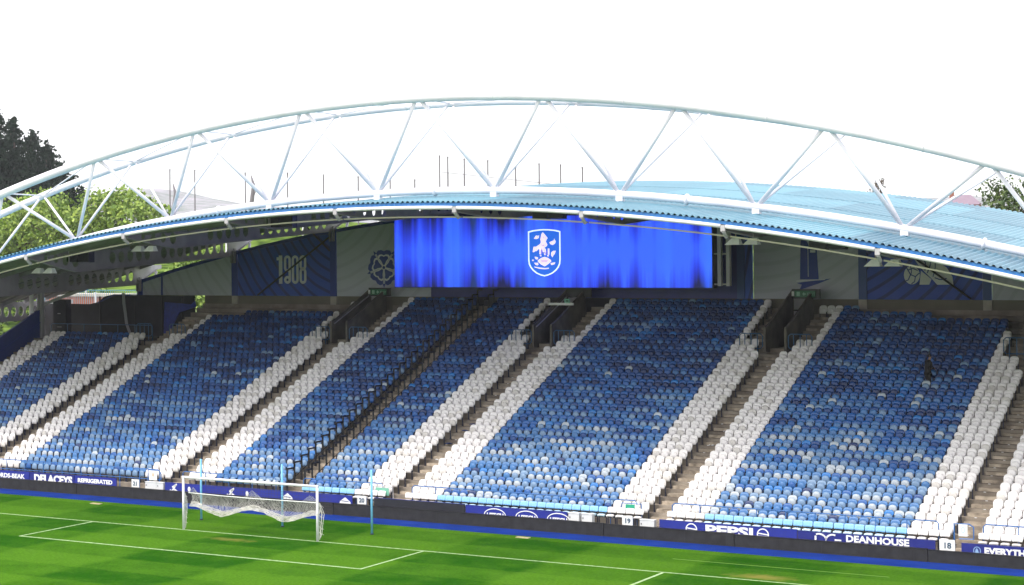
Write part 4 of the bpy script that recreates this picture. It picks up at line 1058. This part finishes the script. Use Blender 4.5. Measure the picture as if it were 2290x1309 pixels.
# white cabinets
def cabinet(x, w_, label, h=.38, z=.55, y=8.18):
    e = empty('cabinet', (x, y, z), label, 'cabinet'); b = MB(); b.box(-w_/2, w_/2, 0, .3, -.5, h); b.build('body', cab_white, e)
    b = MB(); b.box(-w_/2-.015, w_/2+.015, -.02, .32, h, h+.02); b.build('lid', sign_white, e)
    b = MB(); b.box(-w_/2+.05, -w_/2+.09, -.01, 0, h*.4, h*.6); b.build('handle', dark_steel, e)
cabinet(16.35, .52, 'left one of two white cabinets beside the ellipse board')
cabinet(17.0, .52, 'right one of two white cabinets beside the ellipse board')
cabinet(19.92, .68, 'white cabinet on the right of the number 19 sign', .36, .5)
cabinet(-7.95, .75, 'white cabinet right of the number 21 sign', .34, .6)
cabinet(-7.35, .42, 'narrow white cabinet at the left end of the tick logo board', .34, .6)

# seat shells lying loose in the aisle
for k, (x, i, lab) in enumerate(((6.75, 12, 'uppermost dark blue seat shell lying loose on the stairs above sign 20'), (6.6, 11, 'middle one of three dark blue seat shells loose on the stairs above sign 20'), (6.35, 9, 'lowest dark blue seat shell lying loose on the stairs above sign 20'))):
    e = empty('loose_seat_shell', (x, ty0(i)+.2, tz(i)+.02), lab, 'seat shell', 'seat shells lying on the stairs', rz=.5*k)
    v, f = SH[('pan','round')]; b = MB(); b.add([(a, (c-.5)*1.0, -q+.02) for a, q, c in v], f); b.build('shell', blues[0], e, smooth=True)
# litter on the terrace steps
random.seed(4)
for k in range(14):
    a = random.choice(AC[1:4]); i = random.randrange(2, 23)
    e = MB(); w_ = random.uniform(.04,.09); e.add([(-w_,-w_*.6,0),(w_,-w_*.5,.01),(w_*.8,w_*.6,.03),(-w_*.7,w_*.5,.015),(0,0,.05)], [(0,1,4),(1,2,4),(2,3,4),(3,0,4),(3,2,1,0)])
    o = e.build('paper_scrap', sign_white, loc=(a+random.uniform(-.4,.4), ty0(i)+.2, tz(i)+.004)); tag(o, 'small pale scrap of paper on the concrete stairs', 'paper scrap', 'paper scraps on the stairs')

# ------------------------------------------------------------------ goal
goal = empty('goal', (3.66, 0, 0), 'white football goal with its net gathered up at mid height', 'goal')
for s, off in ((-1, -.06), (1, .06)):
    b = MB(); b.tube([(s*3.66+off,0,0),(s*3.66+off,0,2.5)], .06, 12); b.build('post', white_st, goal, smooth=True)
    b = MB(); b.tube([(s*3.66+off,0,1.2),(s*3.66+off,0,1.26)], .068, 12); b.build('strap', net_m, goal)
b = MB(); b.tube([(-3.78,0,2.5),(3.78,0,2.5)], .06, 12); b.build('crossbar', white_st, goal, smooth=True)
b = MB(); b.tube([(-3.6,.25,1.74),(-1.8,.3,1.70),(0,.32,1.68),(1.8,.3,1.70),(3.6,.25,1.72)], .022, 6); b.build('net_bar', lettering, goal)
random.seed(9)
nb = MB(); NU, NV = 96, 11
def netp(u, v):
    x = -3.6+7.2*u
    sag = abs(math.sin(math.pi*u*2))**.8 if True else 0
    low = .75 + .45*(1-sag) ; low = .72 + .42*(abs(math.cos(math.pi*u*2)))**1.6 + (.0)
    top = 1.72 + .36*max(0, 1-abs(u-.03)/.05)*.8 + .36*max(0, 1-abs(u-.5)/.07) + .34*max(0, 1-abs(u-.94)/.06)
    if u < .04: low = 1.1
    z = top*(1-v) + low*v
    fold = .035*math.sin(u*70+v*5)*v + .03*math.sin(u*31+2)
    return (x, .30+.22*math.sin(math.pi*min(1, v*1.0))*1.0 + fold, z)
G = [[Vector(netp(i/NU, j/NV)) + Vector((random.uniform(-.012,.012), random.uniform(-.02,.02), random.uniform(-.008,.008))) for j in range(NV+1)] for i in range(NU+1)]
for i in range(NU):
    for j in range(NV):
        if random.random() < .92: nb.bar(G[i][j], G[i+1][j+1], .0075)
        if random.random() < .92: nb.bar(G[i+1][j], G[i][j+1], .0075)
# gathered bottom roll: heavier ropes
for k in range(9):
    P = [Vector(netp(i/60, 1-.03*k)) + Vector((0, random.uniform(-.05,.05), random.uniform(-.012,.012))) for i in range(61)]
    nb.tube(P, .011, 4)
nb.build('net', net_m, goal)
# net tails down the posts
for s in (-1, 1):
    b = MB()
    for k in range(8 if s > 0 else 5):
        q = random.uniform(0, .22 if s > 0 else .12); P = [(s*3.72+.02+q*.3, .08, 1.75), (s*3.72+.05+q, .1+q*.3, 1.25), (s*3.72+.02+q*.9, .12, .8), (s*3.72+q*.8, .1, .35), (s*3.72+q*.5, .08, .05+random.random()*.15)]
        b.tube(P, .012, 4)
        for t in range(6): b.bar((s*3.72+.02, .08, 1.7-t*.25), (s*3.72+.05+q, .12, 1.55-t*.25), .008)
    b.build('net_tail', net_m, goal)
# upper back netting, thin and dark
b = MB()
for k in range(44):
    x = -3.5+7.0*k/43; b.bar((x, 1.6, 1.0), (x, 1.6, 2.05), .006)
for k in range(9): b.bar((-3.5,1.6,1.0+.13*k),(3.5,1.6,1.0+.13*k), .008)
b.build('back_netting', net_dark, goal)
for k, x in enumerate((-1.23, 3.5, 8.42)):
    e = empty('net_pole', (x, 3.18, 0), ['light blue net pole behind the left goal post','light blue net pole behind the goal mouth','light blue net pole standing right of the goal'][k], 'pole', 'light blue net poles behind the goal')
    b = MB(); b.tube([(0,0,0),(0,0,3.0)], .055, 10); b.build('shaft', blue_rail2, e, smooth=True)
    b = MB(); b.tube([(0,0,0),(0,0,.05)], .09, 10); b.build('socket', dark_steel, e)

# ------------------------------------------------------------------ person standing among the seats
def skin_body(name, pts, edges_, m, parent, sub=2):
    me = bpy.data.meshes.new(name); me.from_pydata([p[0] for p in pts], edges_, []); o = bpy.data.objects.new(name, me); COL.objects.link(o)
    sm = o.modifiers.new('s', 'SKIN'); sm.use_smooth_shade = True
    me.skin_vertices[0].data[0].use_root = True
    for k, p in enumerate(pts): r_ = p[1]; me.skin_vertices[0].data[k].radius = r_ if isinstance(r_, tuple) else (r_, r_)
    ss = o.modifiers.new('u', 'SUBSURF'); ss.levels = ss.render_levels = sub
    dg = bpy.context.evaluated_depsgraph_get(); nm_ = bpy.data.meshes.new_from_object(o.evaluated_get(dg)); bpy.data.objects.remove(o)
    nm_.materials.clear(); nm_.materials.append(m); o2 = bpy.data.objects.new(name, nm_); COL.objects.link(o2); o2.parent = parent
    for p in nm_.polygons: p.use_smooth = True
    return o2
pi_ = 20
per = empty('person', (28.8, ty0(pi_)+.22, tz(pi_)), 'person in a long dark coat standing among the blue seats, head bowed', 'person', rz=R(35))
# local: faces +x (towards image right), slightly bowed
J = [((0,0,.95),.13), ((0,0,1.10),(.13,.15)), ((.02,0,1.28),(.13,.17)), ((.03,0,1.42),(.09,.13)), ((.06,0,1.50),.055), ((.11,0,1.60),(.085,.075)), ((.135,0,1.70),(.085,.072)),
     ((.03,.17,1.42),.06), ((.06,.22,1.18),.05), ((.26,.14,1.06),.036), ((.30,.12,1.06),.03),
     ((.03,-.17,1.42),.06), ((.06,-.22,1.18),.05), ((.26,-.14,1.10),.036), ((.30,-.12,1.11),.03),
     ((0,.09,.88),.10), ((.02,.10,.48),.07), ((0,.10,.09),.05), ((.13,.11,.04),.04), ((0,-.09,.88),.10), ((.03,-.10,.48),.07), ((.01,-.10,.09),.05), ((.14,-.11,.04),.04)]
Eg = [(0,1),(1,2),(2,3),(3,4),(4,5),(5,6),(3,7),(7,8),(8,9),(9,10),(3,11),(11,12),(12,13),(13,14),(0,15),(15,16),(16,17),(17,18),(0,19),(19,20),(20,21),(21,22)]
skin_body('body', J, Eg, skin, per)
CJ = [((-.0,0,.60),(.19,.21)), ((0,0,.90),(.17,.20)), ((.0,0,1.10),(.165,.195)), ((.01,0,1.30),(.16,.21)), ((.02,0,1.44),(.11,.16)), ((.05,0,1.52),.08),
      ((.02,.19,1.42),.085), ((.05,.25,1.18),.075), ((.24,.16,1.05),.058), ((.02,-.19,1.42),.085), ((.05,-.25,1.18),.075), ((.24,-.16,1.09),.058)]
skin_body('coat', CJ, [(0,1),(1,2),(2,3),(3,4),(4,5),(4,6),(6,7),(7,8),(4,9),(9,10),(10,11)], coat_m, per)
TJ = [((0,0,.86),.14), ((0,.09,.8),.115), ((.02,.10,.46),.085), ((0,.10,.10),.07), ((0,-.09,.8),.115), ((.03,-.10,.46),.085), ((.01,-.10,.10),.07)]
skin_body('trousers', TJ, [(0,1),(1,2),(2,3),(0,4),(4,5),(5,6)], coat_m, per)
HJ = [((.06,0,1.64),.075), ((.08,0,1.74),(.10,.09)), ((.15,0,1.775),(.075,.075))]
skin_body('hair', HJ, [(0,1),(1,2)], hair_m, per)
for s in (1, -1):
    fb = MB()
    for k in range(4): fb.tube([(.30, s*.12-.03+.018*k, 1.065+.01*(s<0)), (.345, s*.10-.03+.018*k, 1.07), (.36, s*.08-.025+.018*k, 1.045)], [.009,.009,.007], 6)
    fb.tube([(.29, s*.10, 1.08),(.325, s*.07, 1.09)], [.011,.008], 6)
    fb.build('hand', skin, per)
b = MB(); b.box(.20,.218,-.012,.012,1.63,1.665); b.tube([(.20,.03,1.69),(.208,.03,1.69)], .01, 6); b.tube([(.20,-.03,1.69),(.208,-.03,1.69)], .01, 6); b.build('face', skin, per)

# ------------------------------------------------------------------ corner clutter, left
e = empty('dark_hoarding', (-28, 31.2, tz(25)), 'black hoarding closing the dark left corner of the stand', 'hoarding')
b = MB(); P = [(-7.2,-.1),(7.0,-.1),(7.0,2.85),(-.0,2.85),(-.6,2.75),(-1.2,2.35),(-1.9,2.2),(-7.2,2.2)]; b.prism(P, 0, .1); fix_normals(b.build('sheet', mat('black_sheet', (.014,.014,.018), .8, var=.4, vscale=1), e))
b = MB(); b.bar((-1.2,-.03,2.3),(.2,-.03,2.85), .04, .1); b.bar((.2,-.03,2.85),(1.7,-.03,2.83), .04, .1); b.build('blue_edge', mat('tarpaulin_blue', (.015,.03,.16), .6), e)
for xx in (-4,-1,2,4.3,6):
    b = MB(); b.box(xx-.05, xx+.05, -.08, 0, 0, 2.1 if xx < -1.5 else 2.75); b.build('stud', black_p, e)
e = empty('equipment_cabinet', (-30.0, 28.2, tz(25)), 'tall black equipment cabinet beside the grey corner column', 'cabinet')
b = MB(); b.box(-.55,.55,-.3,.3,0,2.6); b.build('body', blk_board, e)
b = MB(); b.box(-.15,.1,-.32,-.301,1.6,1.66); b.box(-.2,.2,-.32,-.301,.7,.73); b.build('label_strip', grey_st_l, e); b = MB(); b.box(-.5,.5,-.315,-.301,.05,1.1); b.build('door', black_p, e)
e = empty('hanging_strip', (-26.3, 30.6, tz(25)), 'pale torn plastic strip hanging in the dark left corner', 'plastic strip')
b = MB(); P = [(-.25,3.0),(-.22,2.3),(-.1,1.6),(.0,.9),(.35,.1),(.5,-.2)]
for (p, q) in zip(P[:-1], P[1:]): b.add([(p[0]-.11,0,p[1]),(p[0]+.11,.03,p[1]),(q[0]+.11,.03,q[1]),(q[0]-.11,0,q[1]),(p[0]-.11,.02,p[1]),(p[0]+.11,.05,p[1]),(q[0]+.11,.05,q[1]),(q[0]-.11,.02,q[1])], [(0,1,2,3),(7,6,5,4),(0,3,7,4),(1,5,6,2)])
b.build('strip', mat('pale_plastic', (.32,.32,.36), .6), e)
e = empty('blue_tarpaulin', (-22.3, 30.8, tz(25)+1.0), 'blue tarpaulin draped under the left cladding panel', 'tarpaulin')
b = MB(); b.prism([(-.9,1.4),(1.3,1.25),(1.6,1.5),(1.7,1.1),(.3,.7),(-.5,-.6),(-1.0,-.9)], 0, .08); fix_normals(b.build('sheet', mat('tarp_royal', (.02,.04,.30), .6, var=.3), e))
e = empty('brick_hut', (-41.5, 46, 6.5), 'low orange brick wall building behind the left corner', 'building')
b = MB(); b.box(-4.2,4.2,-1.5,1.5,0,3.4); b.build('wall', brown_brick, e); b = MB(); b.box(-4.3,4.3,-1.6,1.6,3.4,3.6); b.build('coping', concrete_l, e)
b = MB(); b.box(-1.2,-.3,-1.56,-1.5,1.8,2.8); b.build('poster', sign_white, e); b = MB(); b.box(.4,1.4,-1.56,-1.5,1.7,2.7); b.build('poster', sign_white, e)
e = empty('boundary_railing', (-36, 40, 6.2), 'blue vertical bar railing behind the left corner', 'railing')
b = MB(); b.bar((-6,0,4.3),(6,0,4.3), .05); b.bar((-6,0,2.9),(6,0,2.9), .05)
for k in range(61): b.bar((-6+.2*k,0,-3),(-6+.2*k,0,4.3), .025)
b.build('bars', mat('teal_rail', (.08,.25,.35), .5), e)
for k, (x, y, h) in enumerate(((-37,41,6.8),(-45,50,6),(-30,60,9),(-24,62,10),(-39,62,9))):
    z = bank_z(x, y)-.5; e = empty('fence_post', (x, y, z), ['white post behind the blue bar railing','white post left of the brick building','white post on the bank behind the year panel','white post on the bank under the roof gap near the rose','white post on the bank behind the sloping beam'][k], 'post', 'white posts on the bank')
    b = MB(); b.tube([(0,0,0),(0,0,h+1)], .07, 6); b.build('shaft', white_st, e); b = MB(); b.tube([(0,0,h+1),(0,0,h+1.06)], .1, 6); b.build('cap', white_st, e)

# ------------------------------------------------------------------ vegetation
def leafcards(b, pts, sz, nmat, flat=0.0):
    for p in pts:
        s = sz*random.uniform(.6,1.4); n = Vector((random.gauss(0,1), random.gauss(0,1), random.gauss(0,1)*(1-flat)+flat*1.5)).normalized()
        a = n.orthogonal().normalized(); a.rotate(Matrix.Rotation(random.uniform(0,6.28), 3, n)); c = n.cross(a)
        k = random.randrange(nmat)
        b.add([p-a*s*.5, p+c*s*.32-a*s*.05, p+a*s*.55, p-c*s*.32+a*s*.05], [(0,1,2,3)], k)
def broad_tree(name, x, y, z, h, w_, mats, label, cat, group, n=1500, sz=.45, lumps=11, bare=.0, low=.15):
    e = empty(name, (x, y, z), label, cat, group)
    b = MB(); P = [(0,0,-.5),(random.uniform(-.1,.1)*w_*.3,0,h*.35),(random.uniform(-.12,.12)*w_,0,h*.7)]
    b.tube(P, [h*.03, h*.022, h*.008], 7); tips = []
    for k in range(lumps):
        a = random.uniform(0,6.28); r_ = w_*.5*random.uniform(.25,.85); zz = h*random.uniform(low, .92)
        r_ *= math.sqrt(max(.15, 1-((zz/h-.5)/.62)**2)); t = Vector((r_*math.cos(a), r_*math.sin(a), zz)); tips.append(t)
        b.tube([(P[1][0]*.8,0,h*min(.6, zz/h*.55)), (t.x*.5, t.y*.5, zz*.82), t], [h*.012,h*.008,h*.003], 4)
    b.build('trunk', bark, e)
    b = MB(); pts = []
    for t in tips:
        R_ = w_*random.uniform(.16,.30)
        for k in range(n//lumps):
            d = Vector((random.gauss(0,1),random.gauss(0,1),random.gauss(0,1))).normalized()*R_*random.random()**.4
            if random.random() < bare: continue
            q = t+Vector((d.x, d.y, d.z*.8));
            if q.z > .1: pts.append(q)
    leafcards(b, pts, sz, len(mats)); b.build('crown', mats, e); return e
def conifer(x, y, z, h, w_, label):
    e = empty('conifer_tree', (x, y, z), label, 'conifer', 'dark conifers on the left hillside')
    b = MB(); b.tube([(0,0,-1),(0,0,h*.6),(0,0,h)], [h*.022,h*.013,.03], 6); b.build('trunk', bark, e)
    b = MB(); L_ = int(h*2.2)
    for k in range(L_):
        t = k/L_; zz = h*(.02+.98*t); rr_ = w_*.5*(1-t)**.62*random.uniform(.7,1.15)
        nb_ = 8 if t < .7 else 5
        for j in range(nb_):
            a = random.uniform(0,6.28); d = Vector((math.cos(a), math.sin(a), 0))
            m_ = max(4, int(rr_*8))
            for q in range(m_):
                s = (q+random.random())/m_; p = d*rr_*s + Vector((0,0,zz-rr_*.22*s+.3*random.random()))
                leafcards(b, [p+Vector((random.gauss(0,.16),random.gauss(0,.16),random.gauss(0,.12)))], .55, 2, .3)
    b.build('crown', leaf_d, e)
random.seed(13)
cn = ['tallest','second','third','fourth','fifth','sixth','seventh','eighth','ninth']
cons = [(-157.5,38.2,15),(-153.8,36.6,14),(-150.2,34.0,13),(-147,32.4,13),(-144,28.6,12),(-141.3,26.6,11),(-139.6,24.5,7),(-139.0,21.8,5),(-162,39.5,15)]
order = ['first conifer from the left edge, the tallest','second dark conifer from the left edge','third dark conifer from the left edge','fourth dark conifer from the left edge','fifth dark conifer from the left edge','sixth dark conifer from the left edge','low dark conifer at the right of the wood','lowest dark conifer at the right end of the wood','dark conifer cut by the left edge of the frame']
for k, (x, top, wd) in enumerate(cons):
    y = 170+random.uniform(-6,8); x2 = 52.1+(x-52.1)*(y+74.1)/244.1; zb = bank_z(x2, y)-1
    conifer(x2, y, zb, (13.04+(top-13.04)*(y+74.1)/244.1)-zb, wd*.85, order[k])
# second, denser row of conifers behind
for k, x in enumerate((-166,-160,-155,-151)):
    y = 186; zb = bank_z(x-6, y)-1; conifer(x-8, y, zb, [24,22,20,17,13,10][k]*.98, 13, ['far conifer behind the left wood, %s from the left' % ORD[k+1]][0])
lt = [(-107,19.6,12),(-101.5,20.2,11),(-97,20.4,10),(-93,19.6,9),(-89.4,20.6,9),(-86.3,21.3,8),(-83.4,19.6,8),(-80.8,17.2,6)]
ll = ['light green leafy tree at the left frame edge','light green tree second from the left edge','light green tree third from the left, below the conifers','light green tree fourth from the left','light green tree fifth from the left behind the truss feet','tallest light green tree behind the arch end','light green tree seventh from the left','small light green tree at the right end of the row']
for k, (x, top, wd) in enumerate(lt):
    y = 110+random.uniform(-4,4); x2 = 52.1+(x-52.1)*(y+74.1)/184.1; zb = bank_z(x2, y)-.5
    broad_tree('broadleaf_tree', x2, y, zb, (13.04+(top-13.04)*(y+74.1)/184.1)-zb+.3, wd, leaf_l, ll[k], 'tree', 'light green trees on the bank', n=2600, sz=.5, lumps=16, low=.05)
bp_ = [(-62,62,5.5,'at the far left edge'),(-57,66,6,'left of the brick building'),(-52,60,4.5,'above the brick building'),(-47,70,6,'behind the sloping beam'),(-42,64,5,'behind the grey cladding panel'),(-36,72,6,'left of the year panel'),(-31,68,5.5,'above the year panel'),(-26,76,6,'under the roof gap above the year panel'),(-20,80,6,'under the roof gap left of the screen'),(-70,80,7,'low at the left frame edge'),(-66,58,4,'lowest at the left behind the blue end wall'),(-14,84,6.5,'just left of the screen top'),(-58,52,4,'below the brick building level'),(-64,72,6,'high at the far left'),(-33,52,5,'low behind the long grey cladding panel'),(-38,56,5.5,'behind the left cladding post'),(-28,56,5.5,'low behind the year panel'),(-23,58,6,'behind the right end of the year panel'),(-45,57,5,'right of the brick building'),(-18,60,6,'behind the rose panel'),(-35,86,7,'high on the bank above the cladding'),(-27,90,7,'high on the bank left of the rose panel'),(-43,84,7,'high on the bank behind the rafters'),(-52,76,7,'high on the bank above the sloping beam')]
for k, (x, y, wd, d) in enumerate(bp_):
    broad_tree('shrub', x, y, bank_z(x, y)-.6, wd*.8, wd, leaf_l if k % 2 else leaf_m, 'green leafy shrub on the bank %s' % d, 'shrub', 'shrubs on the bank behind the stand', n=1500, sz=.34, lumps=14, low=.02)
broad_tree('broadleaf_tree', 23.4, 72, 7, 11.4, 6.0, leaf_m, 'olive green tree behind the right end of the roof', 'tree', None, n=3600, sz=.26, lumps=24, bare=.25, low=.6)
broad_tree('broadleaf_tree', 27.0, 76, 7, 11.0, 6, leaf_m, 'olive green tree at the right frame edge', 'tree', None, n=2600, sz=.26, lumps=18, bare=.2, low=.6)
broad_tree('bare_tree', 13.6, 72, 8, 11.2, 2.0, leaf_bud, 'small budding tree poking above the roof', 'tree', None, n=500, sz=.12, lumps=22, low=.8)
ridge('town_hill', [(-320,16),(-240,20),(-180,23),(-130,25.5),(-60,25),(0,24),(80,20)], 640, 180)
for (x, y, w_, zt_, lab) in ((-89, 560, 5.2, 30.6, 'plum roofed house beyond the right end of the roof'), (-108, 575, 4.5, 29.6, 'low house with a tall chimney left of the plum roofed house')):
    e = empty('town_house', (x, y, 18), lab, 'house', rz=.3); q = zt_-18
    b = MB(); b.box(-w_,w_,-4,4,-4,q-3.2); b.build('wall', brown_brick, e); b = MB(); b.add([(-w_-.4,-4.4,q-3.2),(w_+.4,-4.4,q-3.2),(w_+.4,4.4,q-3.2),(-w_-.4,4.4,q-3.2),(-w_*.5,0,q),(w_*.5,0,q)], [(0,1,5,4),(1,2,5),(2,3,4,5),(3,0,4),(3,2,1,0)]); r_ = b.build('roof', mat('plum_roof', (.24,.17,.22), .8), e)
    b = MB(); b.box(-w_*.6-.7,-w_*.6+.7,-.6,.6,q-2,q+1.2); b.build('chimney', brown_brick, r_)

# distant mast poles with netting
PX = [(-93.4,24.4,19),(-89.4,24.2,17.5),(-81.5,23.6,16),(-75.1,23.4,17),(-69.8,23.0,17),(-64.8,22.6,17),(-60.3,22.2,17),(-56.9,22.0,17),(-53.5,24.8,17),(-52.4,24.6,17),(-50.2,24.3,17),(-47.1,24.0,17),(-43.5,23.1,17),(-40.5,23.4,17),(-37.8,23.2,17),(-35.1,22.8,17)]
pole_m = mat('mast_dark', (.20,.18,.20), .7)
for k, (x, zt_, zb_) in enumerate(PX):
    zb = bank_z(x, 130)-.5; e = empty('driving_range_pole', (x, 130, zb), 'thin dark net mast beyond the roof, %s from the left' % ORD[k+1], 'pole', 'thin dark masts beyond the roof')
    b = MB(); b.tube([(0,0,0),(0,0,zt_-zb)], .085, 6); b.build('mast', pole_m, e); b = MB(); b.tube([(0,0,zt_-zb),(0,0,zt_-zb+.12)], .12, 6); b.build('cap', pole_m, e)
for (x, y, h, lab) in ((-80.6,130,23.3,'stout leaning dark stump mast among the distant poles'), (-92.9,130,22.6,'forked dark dead trunk beside the first distant mast')):
    zb = bank_z(x, y)-.5; e = empty('dead_trunk', (x, y, zb), lab, 'dead tree')
    b = MB(); b.tube([(-.5,0,0),(.1,0,(h-zb)*.6),(.35,0,(h-zb)*.85),(.0,0,h-zb)], [.32,.3,.22,.06], 7); b.build('trunk', pole_m, e); b = MB(); b.tube([(.1,0,(h-zb)*.6),(.9,0,(h-zb)*.8)], [.12,.04], 5); b.build('limb', pole_m, e)
def net_sheet():
    m = bpy.data.materials.new('range_net'); m.use_nodes = True; n = m.node_tree; bs = n.nodes['Principled BSDF']; bs.inputs['Base Color'].default_value = (.35,.35,.38,1); bs.inputs['Alpha'].default_value = .13
    return m
e = empty('range_net', (-47, 130, 12), 'faint grey netting hung between the distant masts', 'net')
b = MB(); b.prism([(-6.2,5),(-6.2,10.9),(4.8,9.5),(11.9,8.6),(11.9,5)], 0, .02); fix_normals(b.build('mesh_sheet', net_sheet(), e))
b = MB(); b.tube([(-6.2,0,10.9),(4.8,0,9.5),(11.9,0,8.6)], .03, 4); b.build('head_rope', pole_m, e)

# ------------------------------------------------------------------ haze
HAZE = True
if HAZE:
    hz_ = MB(); hz_.box(-2600, 1500, -140, 2600, -26, 90)
    m = bpy.data.materials.new('haze_air'); m.use_nodes = True; n = m.node_tree; n.nodes.remove(n.nodes['Principled BSDF'])
    v = n.nodes.new('ShaderNodeVolumePrincipled'); v.inputs['Color'].default_value = (.93,.95,1,1); v.inputs['Density'].default_value = .00014; v.inputs['Anisotropy'].default_value = 0
    n.links.new(v.outputs[0], n.nodes['Material Output'].inputs['Volume'])
    o = hz_.build('haze', m); o['kind'] = 'stuff'; o['label'] = 'thin pale haze in the air over the valley'; o['category'] = 'haze'
